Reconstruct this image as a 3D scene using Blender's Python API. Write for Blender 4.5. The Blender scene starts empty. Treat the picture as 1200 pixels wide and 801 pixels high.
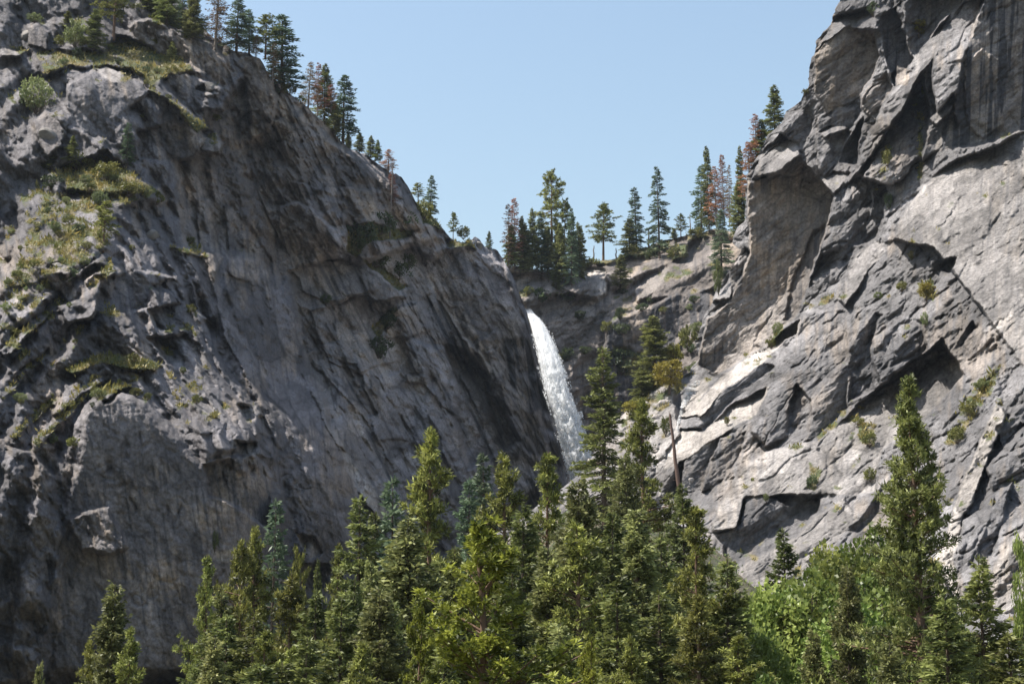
import bpy, math, random
import numpy as np
from mathutils import Vector

random.seed(7)
RNG = np.random.default_rng(7)
scene = bpy.context.scene
COL = scene.collection

# ------------------------------------------------------------------ survey frame
# Every bearing below was measured from the viewpoint (0, 0, 1.7) with a 57 mm lens pitched up 12 degrees;
# a bearing plus a distance (metres) gives a real point of the gorge.
FOC = 1900.0
PITCH = math.radians(12.0)
CP, SP = math.cos(PITCH), math.sin(PITCH)
EYE = np.array([0.0, 0.0, 1.7])

def ray(px, py):
    u = (np.asarray(px, float) - 600.0) / FOC
    v = (400.5 - np.asarray(py, float)) / FOC
    return np.stack([u, CP - v * SP, SP + v * CP], -1)

def pt(px, py, d):
    return EYE + ray(px, py) * np.asarray(d, float)[..., None]

# ------------------------------------------------------------------ noise
_perm = np.random.default_rng(3).permutation(256)
_perm = np.concatenate([_perm, _perm, _perm])
_gang = np.random.default_rng(4).uniform(0, 2 * np.pi, 256)
_gx, _gy = np.cos(_gang), np.sin(_gang)

def perlin(x, y, seed=0):
    xi = np.floor(x).astype(int); yi = np.floor(y).astype(int)
    xf = x - xi; yf = y - yi
    def g(ix, iy, fx, fy):
        h = _perm[(_perm[(ix + seed * 17) & 255] + iy + seed * 31) & 255]
        return _gx[h] * fx + _gy[h] * fy
    u = xf * xf * xf * (xf * (xf * 6 - 15) + 10)
    v = yf * yf * yf * (yf * (yf * 6 - 15) + 10)
    a = g(xi, yi, xf, yf); b = g(xi + 1, yi, xf - 1, yf)
    c = g(xi, yi + 1, xf, yf - 1); d = g(xi + 1, yi + 1, xf - 1, yf - 1)
    return 1.5 * ((a + (b - a) * u) + ((c + (d - c) * u) - (a + (b - a) * u)) * v)

def fbm(x, y, octv=4, seed=0, gain=0.5):
    s = 0; a = 1.0; t = 0
    for i in range(octv):
        s = s + a * perlin(x * 2 ** i, y * 2 ** i, seed + i); t += a; a *= gain
    return s / t

def ridged(x, y, octv=4, seed=0, gain=0.55):
    s = 0; a = 1.0; t = 0
    for i in range(octv):
        s = s + a * (1 - 2 * np.abs(perlin(x * 2 ** i, y * 2 ** i, seed + i))); t += a; a *= gain
    return s / t

def rot(x, y, deg):
    c, s = math.cos(math.radians(deg)), math.sin(math.radians(deg))
    return x * c + y * s, -x * s + y * c

def cells(x, y, seed=0):
    """Voronoi cells: (cell random a, b, c, offset dx, dy, distance to the border)."""
    xi = np.floor(x).astype(int); yi = np.floor(y).astype(int)
    d1 = np.full(x.shape, 9e9); d2 = np.full(x.shape, 9e9)
    hid = np.zeros(x.shape, int); ox = np.zeros(x.shape); oy = np.zeros(x.shape)
    for j in (-1, 0, 1):
        for i in (-1, 0, 1):
            h = _perm[(_perm[(xi + i + seed * 13) & 255] + yi + j + seed * 29) & 255]
            h2 = _perm[h + 91]
            cx = xi + i + 0.5 + 0.9 * (h / 255.0 - 0.5); cy = yi + j + 0.5 + 0.9 * (h2 / 255.0 - 0.5)
            dx = x - cx; dy = y - cy; d = dx * dx + dy * dy
            near = d < d1
            d2 = np.where(near, d1, np.minimum(d2, d))
            hid = np.where(near, h, hid); ox = np.where(near, dx, ox); oy = np.where(near, dy, oy)
            d1 = np.where(near, d, d1)
    r = lambda k: _perm[hid + k] / 255.0 * 2 - 1
    return r(5), r(111), r(200), ox, oy, np.sqrt(d2) - np.sqrt(d1)

def blocks(px, py, size, deg=0.0, aspect=1.0, seed=0, tilt=1.0, crack=0.3):
    """Jointed rock: a union of tilted, chamfered blocks with flat faces and sharp edges. Long axis along deg (0 = level, 90 = straight down)."""
    x, y = rot(px, py, deg)
    x = x / (size * aspect); y = y / size
    w = 0.28
    x = x + w * fbm(x * 1.1, y * 1.1, 3, seed + 40); y = y + w * fbm(x * 1.1 + 9, y * 1.1 + 4, 3, seed + 44)
    xi = np.floor(x).astype(int); yi = np.floor(y).astype(int)
    h = np.full(x.shape, -9.0)
    for j in (-1, 0, 1):
        for i in (-1, 0, 1):
            q = _perm[(_perm[(xi + i + seed * 13) & 255] + yi + j + seed * 29) & 255]
            r = [_perm[q + k] / 255.0 * 2 - 1 for k in (17, 91, 5, 111, 200, 57, 143)]
            dx = x - (xi + i + 0.5 + 0.42 * r[0]); dy = y - (yi + j + 0.5 + 0.42 * r[1])
            a = r[5] * 0.55; u = dx + a * dy; v = dy - a * dx
            top = 0.55 * r[2] + tilt * 0.9 * (r[3] * dx + r[4] * dy)
            side = np.maximum(np.abs(u) - 0.40 - 0.12 * r[6], np.abs(v) - 0.38 + 0.12 * r[6])
            h = np.maximum(h, top - 2.6 * np.maximum(side, 0) - 0.5 * np.maximum(side + 0.15, 0))
    return h + 0.2

def cracks(px, py, size, deg, aspect, seed, gate=0.05, width=1.3):
    """Open joints: long thin grooves between elongated cells, only here and there. 0..1."""
    x, y = rot(px, py, deg)
    x = x / (size * aspect) + 0.25 * fbm(px / 60, py / 60, 3, seed + 1); y = y / size + 0.4 * fbm(px / 45, py / 45, 4, seed + 2)
    e = cells(x, y, seed)[5] * size * 0.5
    return np.exp(-(e / width) ** 2) * smooth(gate, gate + 0.15, fbm(px / 55 + 5, py / 55, 3, seed + 3))

def smooth(a, b, x):
    t = np.clip((x - a) / (b - a), 0, 1)
    return t * t * (3 - 2 * t)

def poly_sdf(px, py, poly):
    """Signed distance to a polygon, negative inside."""
    p = np.array(poly, float); n = len(p)
    d = np.full(px.shape, 1e18); s = np.ones(px.shape)
    for i in range(n):
        a = p[i]; b = p[i - 1]
        ex, ey = b - a
        wx = px - a[0]; wy = py - a[1]
        t = np.clip((wx * ex + wy * ey) / max(ex * ex + ey * ey, 1e-9), 0, 1)
        d = np.minimum(d, (wx - ex * t) ** 2 + (wy - ey * t) ** 2)
        c1 = py >= a[1]; c2 = py < b[1]; c3 = ex * wy > ey * wx
        flip = (c1 & c2 & c3) | (~c1 & ~c2 & ~c3)
        s = np.where(flip, -s, s)
    return s * np.sqrt(d)

def rbf(ctrl):
    c = np.array(ctrl, float); P = c[:, :2] / 100.0; v = c[:, 2]; n = len(c)
    def k(r2): return 0.5 * r2 * np.log(r2 + 1e-12)
    K = k(((P[:, None] - P[None]) ** 2).sum(-1)) + np.eye(n) * 0.02
    A = np.zeros((n + 3, n + 3)); A[:n, :n] = K; A[:n, n] = 1; A[:n, n + 1:] = P; A[n, :n] = 1; A[n + 1:, :n] = P.T
    w = np.linalg.solve(A, np.concatenate([v, np.zeros(3)]))
    def f(px, py):
        x = np.asarray(px) / 100.0; y = np.asarray(py) / 100.0
        s = w[n] + w[n + 1] * x + w[n + 2] * y
        for i in range(n):
            s = s + w[i] * k((x - P[i, 0]) ** 2 + (y - P[i, 1]) ** 2)
        return s
    return f

# ------------------------------------------------------------------ mesh helpers
def mesh_from(name, V, F, attrs=None, cols=None, smooth_shade=False, face_attrs=None):
    V = np.ascontiguousarray(V, dtype=np.float32).reshape(-1, 3); F = np.ascontiguousarray(F, dtype=np.int32)
    k = F.shape[1]
    me = bpy.data.meshes.new(name)
    me.vertices.add(len(V)); me.vertices.foreach_set('co', V.ravel())
    me.loops.add(F.size); me.loops.foreach_set('vertex_index', F.ravel())
    me.polygons.add(len(F)); me.polygons.foreach_set('loop_start', np.arange(0, F.size, k, dtype=np.int32))
    me.update(calc_edges=True)
    if smooth_shade:
        me.polygons.foreach_set('use_smooth', np.ones(len(F), bool))
    for nm, a in (attrs or {}).items():
        at = me.attributes.new(nm, 'FLOAT', 'POINT'); at.data.foreach_set('value', np.asarray(a, np.float32).ravel())
    for nm, a in (face_attrs or {}).items():
        at = me.attributes.new(nm, 'FLOAT', 'FACE'); at.data.foreach_set('value', np.asarray(a, np.float32).ravel())
    for nm, a in (cols or {}).items():
        at = me.attributes.new(nm, 'FLOAT_COLOR', 'POINT')
        c4 = np.ones((len(V), 4), np.float32); c4[:, :3] = np.asarray(a).reshape(-1, 3); at.data.foreach_set('color', c4.ravel())
    return me

def link(name, me, mat, parent=None):
    o = bpy.data.objects.new(name, me); COL.objects.link(o)
    if mat is not None and not me.materials: me.materials.append(mat)
    if parent is not None: o.parent = parent
    return o

def tag(o, label=None, cat=None, group=None, kind=None):
    if label: o['label'] = label
    if cat: o['category'] = cat
    if group: o['group'] = group
    if kind: o['kind'] = kind
    return o

# ------------------------------------------------------------------ materials
def new_mat(name):
    m = bpy.data.materials.new(name); m.use_nodes = True
    nt = m.node_tree
    for n in list(nt.nodes): nt.nodes.remove(n)
    out = nt.nodes.new('ShaderNodeOutputMaterial')
    def N(t, **kw):
        n = nt.nodes.new('ShaderNode' + t)
        for k, v in kw.items(): setattr(n, k, v)
        return n
    return m, nt, out, N

def mat_rock():
    m, nt, out, N = new_mat('granite')
    L = nt.links.new
    bs = N('BsdfPrincipled'); bs.inputs['Roughness'].default_value = 0.85
    bs.inputs['Specular IOR Level'].default_value = 0.25
    col = N('Attribute', attribute_name='albedo')
    tc = N('TexCoord')
    n1 = N('TexNoise'); n1.inputs['Scale'].default_value = 0.9; n1.inputs['Detail'].default_value = 7; n1.inputs['Roughness'].default_value = 0.7
    L(tc.outputs['Object'], n1.inputs['Vector'])
    r1 = N('MapRange'); r1.inputs['From Min'].default_value = 0.3; r1.inputs['From Max'].default_value = 0.7
    r1.inputs['To Min'].default_value = 0.55; r1.inputs['To Max'].default_value = 1.45
    L(n1.outputs['Fac'], r1.inputs['Value'])
    mx = N('VectorMath', operation='SCALE'); L(col.outputs['Color'], mx.inputs[0]); L(r1.outputs[0], mx.inputs['Scale'])
    L(mx.outputs[0], bs.inputs['Base Color'])
    n2 = N('TexNoise'); n2.inputs['Scale'].default_value = 0.55; n2.inputs['Detail'].default_value = 9; n2.inputs['Roughness'].default_value = 0.68
    L(tc.outputs['Object'], n2.inputs['Vector'])
    bp = N('Bump'); bp.inputs['Strength'].default_value = 0.9; bp.inputs['Distance'].default_value = 1.5
    L(n2.outputs['Fac'], bp.inputs['Height']); L(bp.outputs[0], bs.inputs['Normal'])
    L(bs.outputs[0], out.inputs['Surface'])
    return m
M_ROCK = mat_rock()
# ------------------------------------------------------------------ cliffs
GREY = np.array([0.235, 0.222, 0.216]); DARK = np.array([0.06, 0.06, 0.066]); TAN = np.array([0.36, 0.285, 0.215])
PALE = np.array([0.385, 0.35, 0.32]); SOIL = np.array([0.17, 0.14, 0.075]); MOSS = np.array([0.075, 0.09, 0.04])
RELIEF = {}

def crop(x0, y0, k=2.857):
    return lambda *p: [(x0 + x / k, y0 + y / k) for x, y in p]

def facet_pass(PX, PY, base, facets, warp=8.0, sharp=0.8):
    """Lay the traced rock faces (true planes with their own strike and dip) over the base wall."""
    D = base.copy(); rough = np.ones_like(D); mats = {}
    wx = PX + warp * fbm(PX / 30, PY / 30, 5, 61, 0.6); wy = PY + warp * fbm(PX / 30 + 7, PY / 30 + 3, 5, 67, 0.6)
    R = ray(PX, PY)
    for f in facets:
        poly = f['p']; xs = [q[0] for q in poly]; ys = [q[1] for q in poly]; so = f.get('s', 3.0) * sharp
        sel = (PX > min(xs) - 12 - so) & (PX < max(xs) + 12 + so) & (PY > min(ys) - 12 - so) & (PY < max(ys) + 12 + so)
        if not sel.any(): continue
        sd = poly_sdf(wx[sel], wy[sel], poly)
        m = 1 - smooth(-so, so, sd)
        cx, cy = f.get('a', (sum(xs) / len(xs), sum(ys) / len(ys)))
        if f.get('n') is not None:
            n = np.array(f['n'], float); n /= np.linalg.norm(n)
            d0 = f['bf'](cx, cy) + f.get('d', 0.0)
            r0 = ray(cx, cy)
            den = np.minimum(R[sel] @ n, -0.06)
            dp = d0 * min(float(r0 @ n), -0.06) / den
            b = base[sel]
            cl = f.get('cl', 18.0); dp = b + cl * np.tanh((dp - b) / cl)
            D[sel] = D[sel] * (1 - m) + dp * m
        elif 'd' in f:
            D[sel] = D[sel] + f['d'] * m
        if 'r' in f: rough[sel] = rough[sel] * (1 - m) + f['r'] * m
        for k, amt in ([f['c']] if 'c' in f else []) + f.get('c2', []):
            if k not in mats: mats[k] = np.zeros_like(D)
            mats[k][sel] = mats[k][sel] * (1 - m) + amt * m
    return D, rough, mats

def auto_veg(PX, PY, D, mats, where, amt, seed):
    """Soil and plants gather where the rock is flat enough to hold them."""
    V = pt(PX, PY, D)
    for ax in (0, 1):                                   # broad slope, not every crumb
        for _ in range(3):
            V = (V + np.roll(V, 1, ax) + np.roll(V, -1, ax) + np.roll(V, 2, ax) + np.roll(V, -2, ax)) / 5
    n = np.cross(np.gradient(V, axis=1), np.gradient(V, axis=0)); n /= np.linalg.norm(n, axis=2)[..., None] + 1e-9
    n = n * np.sign((n * -ray(PX, PY)).sum(-1))[..., None]
    m = smooth(0.60, 0.80, n[..., 2]) * where * smooth(-0.15, 0.25, fbm(PX / 34, PY / 24, 4, seed)) * amt
    m[:4] = 0; m[-4:] = 0; m[:, :4] = 0; m[:, -4:] = 0
    mats['veg'] = np.maximum(mats.get('veg', np.zeros_like(D)), m)

def grid_faces(ny, nx):
    i = np.arange(ny * nx).reshape(ny, nx)
    return np.stack([i[:-1, :-1], i[:-1, 1:], i[1:, 1:], i[1:, :-1]], -1).reshape(-1, 4)

def interp_line(pts, x):
    p = np.array(pts, float); return np.interp(x, p[:, 0], p[:, 1])

def albedo_mix(base, mats, PX, PY, streak_deg=90.0, streak=0.5, seed=0, tan_amt=0.35, dip=None, tones=()):
    a = np.ones(PX.shape + (3,)) * base
    u, v = rot(PX, PY, streak_deg)
    big = fbm(PX / 90, PY / 90, 4, seed + 3)
    st = fbm(u / 70, v / 4.5, 4, seed + 5)               # water streaks run along the fall line
    st2 = fbm(u / 45, v / 9.0, 4, seed + 9)
    if dip is not None:                                  # on dipping slabs they follow the dip
        u2, v2 = rot(PX, PY, dip[1]); k = dip[0]
        st = st * (1 - k) + k * 1.25 * fbm(u2 / 90, v2 / 5.0, 4, seed + 6); st2 = st2 * (1 - k) + k * 1.2 * fbm(u2 / 110, v2 / 13.0, 4, seed + 8)
    t = smooth(0.05, 0.5, big + 0.6 * st2) * tan_amt
    if 'tan' in mats: t = np.clip(t + mats['tan'] * (0.65 + 0.7 * st2), 0, 1)
    a = a * (1 - t[..., None]) + TAN * t[..., None]
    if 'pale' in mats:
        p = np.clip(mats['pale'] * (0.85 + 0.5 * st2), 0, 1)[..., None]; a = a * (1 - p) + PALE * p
    for (sz, dg, asp, amp, sd) in tones:
        x, y = rot(PX, PY, dg)
        q = cells(x / (sz * asp) + 0.3 * fbm(PX / 50, PY / 50, 3, sd + 1), y / sz + 0.45 * fbm(PX / 40, PY / 40, 4, sd + 2), sd)
        a = a * (1 + amp * q[0])[..., None]
        j = np.exp(-(q[5] * sz * 0.5 / 1.1) ** 2) * smooth(-0.15, 0.2, fbm(PX / 60, PY / 60, 3, sd + 3)) * min(1.0, amp * 2.6)
        a = a * (1 - 0.62 * j)[..., None]
    d = smooth(0.08, 0.45, st + 0.35 * big) * streak
    if 'dark' in mats: d = np.clip(d + mats['dark'] * (0.7 + 0.8 * st), 0, 1)
    if 'streak' in mats: d = np.clip(d + mats['streak'] * smooth(-0.06, 0.10, fbm(u / 170, v / 10, 4, seed + 12)), 0, 1)
    a = a * (1 - d[..., None]) + DARK * d[..., None]
    mot = fbm(PX / 14, PY / 14, 4, seed + 21) + 0.5 * fbm(PX / 3.5, PY / 3.5, 3, seed + 25)
    a = a * (1 + 0.36 * mot[..., None])
    if 'veg' in mats:
        g = fbm(PX / 16, PY / 8, 4, seed + 31)
        vm = smooth(0.42, 0.62, mats['veg'] + 0.55 * g)
        gg = smooth(-0.2, 0.4, fbm(PX / 22, PY / 12, 3, seed + 37))[..., None]
        a = a * (1 - vm[..., None]) + (SOIL * gg + MOSS * (1 - gg)) * vm[..., None]
    return np.clip(a, 0.02, 0.8)

def finish(name, label, PX, PY, D, A, back_pts):
    V = pt(PX, PY, D)
    if back_pts is not None:
        V = np.concatenate([V, back_pts[0]], back_pts[1]); pad = np.repeat(A[-1:] if back_pts[1] == 0 else A[:, -1:], back_pts[0].shape[back_pts[1]], back_pts[1])
        A = np.concatenate([A, pad], back_pts[1])
    ny, nx = V.shape[:2]
    me = mesh_from(name, V, grid_faces(ny, nx), cols={'albedo': A}, smooth_shade=False)
    o = link(name, me, M_ROCK); tag(o, label, None, None, 'structure')
    return o

def step_terrace(h, n=1.0, sharp=3.0):
    f = np.floor(h / n); r = h / n - f
    return (f + np.where(r < 0.5, 0.5 * (2 * r) ** sharp, 1 - 0.5 * (2 * (1 - r)) ** sharp)) * n

# ============================== the left (shaded) wall
def build_left():
    sil_pts = [(-520, -420), (-220, -330), (60, -120), (180, -45), (215, 6), (235, 30), (250, 42), (270, 58), (290, 62), (305, 70), (318, 92), (330, 103), (345, 112),
               (360, 126), (375, 140), (392, 155), (402, 168), (412, 174), (425, 178), (440, 188), (452, 198), (458, 203), (470, 205), (478, 216),
               (487, 236), (500, 248), (512, 258), (520, 268), (527, 277), (540, 284), (550, 283), (556, 279), (563, 281), (568, 287), (578, 292), (590, 304), (600, 322),
               (610, 345), (617, 366), (623, 392), (632, 430), (645, 478), (657, 528), (668, 570), (690, 650), (705, 760)]
    base_f = rbf([(-200, 880, 385), (-60, 880, 400), (100, 880, 425), (300, 880, 525), (450, 880, 640), (600, 880, 790), (700, 880, 880),
                  (-200, 460, 410), (-100, 460, 430), (20, 460, 440), (120, 440, 450), (210, 460, 480), (290, 500, 500), (340, 450, 640), (430, 450, 700), (500, 450, 790), (560, 450, 846), (600, 450, 856), (650, 480, 880),
                  (-200, 200, 560), (-50, 240, 555), (60, 225, 560), (20, 385, 462), (110, 310, 486), (170, 250, 575), (260, 250, 640), (340, 250, 690), (430, 250, 745), (500, 290, 815), (560, 310, 860), (600, 330, 868),
                  (-200, -200, 690), (0, 20, 650), (40, 130, 590), (110, 110, 600), (190, 110, 625), (150, 30, 675), (250, 100, 670), (300, 90, 690), (400, 175, 755), (500, 255, 828), (560, 285, 864), (0, -120, 680), (180, -45, 710), (700, 760, 890)])
    xs = np.concatenate([np.arange(-520, -190, 9.0), np.arange(-190, -10, 2.4), np.arange(-10, 705, 1.15)])
    top = interp_line(sil_pts, xs)
    jag = 3.2 * fbm(xs / 16, xs * 0 + 3.3, 4, 5) + 2.5 * blocks(xs, xs * 0 + 20, 15, 0, 1, 8, 0.5, 0.2)
    top = top + jag * np.clip((690 - xs) / 70, 0.25, 1)
    ny = 840
    s = np.linspace(0, 1, ny)[:, None] ** 1.0
    PX = np.repeat(xs[None], ny, 0); PY = 965 + (top[None] - 965) * s
    base = base_f(np.maximum(PX, -200), PY)
    l1 = crop(0, 0); l2 = crop(0, 220); l3 = crop(280, 200); l4 = crop(200, 400)
    F = []
    def f(p, n=None, **kw):
        kw['p'] = p; kw['n'] = n; kw['bf'] = base_f; F.append(kw)
    WALL = (0.45, -0.9, 0.06); WALLR = (0.75, -0.62, 0.12); SL = (0.05, -0.55, 0.83); SLL = (-0.12, -0.5, 0.86)
    # middle recessed slab between the buttress and the ribbed wall
    f([(205, 290), (300, 300), (345, 360), (400, 520), (420, 600), (440, 720), (250, 760), (250, 560), (320, 540), (290, 470), (250, 380)], (0.72, -0.62, 0.30), d=4, s=14, r=0.62)
    # ribbed brown upper wall
    f([(205, 180), (300, 80), (370, 150), (450, 205), (520, 280), (430, 310), (400, 290), (330, 330), (300, 300), (215, 290)], (0.62, -0.76, 0.16), d=0, s=8, r=0.95, c=('tan', 0.40))
    f(l3((130, 120), (200, 100), (330, 200), (340, 260), (200, 310), (150, 330)), (0.5, -0.8, -0.3), d=-4, s=3, r=0.7, c=('tan', 0.42))
    # tan blocky face under the crest
    f(l1((810, 190), (870, 190), (910, 260), (930, 340), (900, 440), (840, 460), (830, 320)), (0.3, -0.95, 0.05), d=-3, s=3, r=0.7, c=('tan', 0.75))
    f(l1((590, 100), (700, 150), (740, 230), (760, 280), (600, 200), (480, 160), (430, 90), (500, 60)), (0.35, -0.93, 0.0), d=-2, s=4, r=0.9, c=('tan', 0.25))
    # streaked slabs of the central wall
    f([(340, 325), (420, 310), (480, 290), (560, 330), (605, 360), (650, 560), (560, 620), (470, 640), (430, 600), (395, 510), (350, 400)], (0.62, -0.68, 0.42), d=4, s=6, r=0.75, c=('pale', 0.36))
    f(l3((560, 430), (640, 400), (700, 470), (750, 590), (760, 660), (690, 600), (580, 560)), (0.7, -0.7, 0.1), d=2, s=5, r=0.6, c=('dark', 0.35))
    f(l3((610, 340), (680, 270), (800, 260), (900, 330), (960, 470), (1010, 700), (960, 780), (880, 700), (800, 600), (720, 520), (660, 420)), (0.4, -0.9, 0.1), d=-6, s=4, r=0.6, c=('tan', 0.22))
    f(l3((655, 395), (690, 440), (740, 540), (800, 660), (790, 690), (730, 590), (680, 480)), (0.3, -0.7, 0.55), d=-9, s=2, r=0.4, c=('pale', 0.25))
    f(l4((920, 20), (1000, 40), (1090, 190), (1170, 330), (1000, 420), (960, 280), (950, 150)), (0.75, -0.6, 0.25), d=1, s=6, r=0.7, c=('dark', 0.25))
    f(l3((160, 340), (330, 290), (480, 330), (560, 420), (500, 440), (380, 420), (260, 470), (200, 460)), (0.5, -0.7, 0.5), d=3, s=3, r=0.35, c=('dark', 0.25))
    for k, (x0, y0, x1, y1, w) in enumerate([(372, 425, 440, 560, 7), (395, 430, 470, 590, 9), (420, 440, 500, 620, 8), (470, 430, 540, 600, 9), (505, 430, 560, 560, 8), (525, 420, 575, 540, 6), (360, 440, 420, 580, 5)]):
        f([(x0, y0), (x0 + w, y0 - 3), (x1 + w, y1), (x1, y1 + 3)], None, d=(2.5 if k % 2 else -1.5), s=2.5, r=0.4, c=('dark', 0.35) if k % 2 else ('pale', 0.1))
    # individual slabs, ledges and darker recesses of the central wall
    for poly, dd, cc in [
        (l3((170, 330), (330, 300), (440, 330), (470, 400), (300, 440), (220, 400)), -4, ('pale', 0.34)),
        (l3((240, 470), (420, 420), (480, 520), (520, 640), (400, 680), (300, 640)), -4, ('pale', 0.30)),
        (l3((470, 500), (590, 440), (600, 500), (640, 530), (560, 560), (500, 560)), -6, ('tan', 0.55)),
        (l3((600, 430), (650, 400), (700, 480), (770, 600), (790, 680), (700, 650), (640, 560)), 3, ('dark', 0.5)),
        (l3((800, 560), (870, 540), (900, 640), (880, 720), (840, 700), (800, 620)), -5, ('tan', 0.55)),
        (l3((890, 560), (960, 560), (1040, 800), (960, 800), (900, 700)), 2, ('streak', 0.9)),
        (l3((330, 60), (450, 60), (470, 180), (400, 190), (350, 130)), -5, ('tan', 0.6)),
        (l3((200, 40), (300, 60), (360, 190), (340, 260), (260, 200)), -6, ('tan', 0.3)),
        (l4((430, 40), (560, 0), (640, 60), (720, 180), (800, 330), (700, 330), (600, 200), (520, 120)), -4, ('pale', 0.28)),
        (l4((560, 60), (620, 80), (690, 240), (660, 250), (600, 150)), 5, ('dark', 0.5)),
        (l4((470, 170), (520, 180), (640, 420), (700, 540), (660, 520), (560, 360)), -4, ('pale', 0.3)),
        (l4((780, 0), (860, 60), (960, 170), (970, 270), (900, 200), (820, 100)), -5, ('pale', 0.32)),
        (l4((790, 118), (850, 118), (856, 134), (790, 140)), -6, ('tan', 0.6)),
        (l4((690, 120), (780, 100), (860, 230), (960, 400), (900, 420), (800, 300)), -3, ('pale', 0.22)),
        (l4((1060, 40), (1100, 20), (1130, 160), (1150, 250), (1100, 190)), -5, ('tan', 0.4)),
        ([(215, 300), (240, 300), (262, 390), (300, 470), (285, 480), (245, 400)], 5, ('dark', 0.35)),
        ([(228, 235), (252, 232), (262, 300), (250, 330), (236, 300)], -5, ('tan', 0.4)),
        ([(262, 240), (290, 250), (288, 330), (270, 320)], -4, ('tan', 0.3)),
    ]:
        f(poly, None, d=dd, s=2.0, c=cc)
    # thin sunlit slab edge low in the wall
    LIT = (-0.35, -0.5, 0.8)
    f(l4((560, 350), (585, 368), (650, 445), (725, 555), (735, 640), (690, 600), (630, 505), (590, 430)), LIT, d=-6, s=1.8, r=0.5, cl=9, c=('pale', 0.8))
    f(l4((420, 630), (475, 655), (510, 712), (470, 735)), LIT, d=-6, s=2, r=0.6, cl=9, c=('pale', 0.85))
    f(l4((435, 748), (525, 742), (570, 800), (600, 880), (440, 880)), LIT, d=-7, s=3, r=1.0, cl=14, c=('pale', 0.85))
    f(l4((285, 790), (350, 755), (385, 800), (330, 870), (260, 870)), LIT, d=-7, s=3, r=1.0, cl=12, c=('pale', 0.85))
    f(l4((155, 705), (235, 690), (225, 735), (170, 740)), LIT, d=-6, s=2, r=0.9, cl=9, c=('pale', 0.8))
    # lower-left buttress: the big smooth shaded face and its neighbours
    f([(92, 490), (112, 462), (150, 452), (172, 472), (190, 494), (215, 515), (235, 540), (300, 540), (330, 600), (320, 740), (220, 790), (60, 790), (70, 640), (88, 545)], (0.55, -0.83, 0.02), d=4, s=16, cl=40, r=0.16, c=('dark', 0.22), c2=[('tan', 0.12)])
    f([(-60, 505), (12, 505), (40, 530), (62, 560), (70, 640), (50, 800), (-60, 800)], (0.5, -0.86, 0.0), d=-7, s=6, r=0.8, c=('dark', 0.15))
    f([(238, 545), (300, 530), (316, 560), (318, 620), (270, 590), (245, 580)], (0.5, -0.86, 0.02), d=-6, s=3, r=0.25, c=('tan', 0.35))
    f([(80, 605), (125, 595), (150, 640), (130, 650), (95, 645)], (0.3, -0.9, 0.2), d=1, s=4, r=0.4, c=('tan', 0.22))
    # diagonal sunlit ledges of the buttress
    f([(-40, 430), (20, 380), (70, 330), (110, 310), (150, 330), (200, 340), (235, 380), (260, 430), (300, 480), (305, 520), (240, 540), (200, 495), (170, 470), (120, 455), (90, 490), (60, 540), (-40, 500)], (0.30, -0.62, 0.72), d=-2, s=7, r=0.95)
    for (x0, y0, x1, y1, w) in [(0, 410, 70, 345, 9), (12, 507, 62, 462, 8), (35, 520, 108, 447, 9), (60, 480, 118, 440, 7), (0, 460, 55, 405, 8), (-20, 395, 40, 345, 7), (120, 470, 190, 420, 4), (100, 330, 130, 310, 8)]:
        f([(x0, y0), (x1, y1), (x1 + w * .5, y1 + w), (x0 + w * .5, y0 + w)], (-0.25, -0.45, 0.86), d=-5, s=1.8, r=0.9, c=('veg', 0.5))
    f(l2((215, 610), (290, 575), (340, 555), (470, 575), (545, 590), (520, 615), (400, 605), (330, 585), (240, 620)), (-0.05, -0.42, 0.9), d=-6, s=2, r=0.6, c=('veg', 0.95))
    f(l2((300, 690), (400, 650), (440, 665), (360, 690)), (-0.05, -0.42, 0.9), d=-6, s=2, r=0.6, c=('veg', 0.6))
    f(l2((500, 500), (620, 490), (690, 540), (700, 600), (600, 600), (540, 560)), (0.0, -0.5, 0.85), d=-6, s=3, r=0.7, c=('pale', 0.3))
    f(l2((500, 410), (620, 380), (690, 440), (660, 480), (520, 470)), (0.1, -0.55, 0.8), d=-4, s=3, r=0.7, c=('pale', 0.2))
    f(l4((225, 215), (290, 215), (305, 245), (250, 265)), (-0.1, -0.5, 0.85), d=-4, s=3, r=0.6, c=('pale', 0.5))
    f(l4((225, 335), (290, 330), (318, 385), (240, 375)), (-0.15, -0.5, 0.85), d=-4, s=3, r=0.6, c=('pale', 0.5))
    f(l4((60, 220), (115, 168), (150, 215), (170, 260), (110, 240)), None, d=-2, s=3, r=0.6, c=('pale', 0.3))
    f(l4((75, 260), (130, 235), (185, 260), (170, 310), (90, 310)), None, d=-2, s=3, r=0.7, c=('veg', 0.3))
    f(l2((200, 400), (260, 380), (310, 300), (350, 290), (330, 360), (310, 430), (230, 450)), (-0.1, -0.45, 0.88), d=-6, s=2.5, r=0.8)
    f(l2((390, 290), (500, 280), (580, 300), (500, 330), (500, 400), (400, 420), (370, 350)), (0.5, -0.85, 0.1), d=2, s=4, r=0.6)
    # sunlit grass slope with rocks
    f(l2((70, 30), (300, -10), (530, 10), (550, 40), (400, 70), (370, 110), (380, 210), (300, 240), (200, 310), (60, 350), (0, 380), (0, 340), (50, 260), (80, 150)), (0.02, -0.52, 0.85), d=0, s=14, r=0.95, c=('veg', 0.50))
    f(l2((0, 350), (120, 330), (300, 250), (340, 220), (200, 330), (100, 440), (0, 520)), (0.05, -0.5, 0.85), d=-3, s=12, r=1.0, c=('veg', 0.40))
    f(l2((160, 270), (220, 240), (230, 280), (180, 295)), (-0.1, -0.5, 0.86), d=-4, s=2, r=0.4, c=('pale', 0.8))
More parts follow.
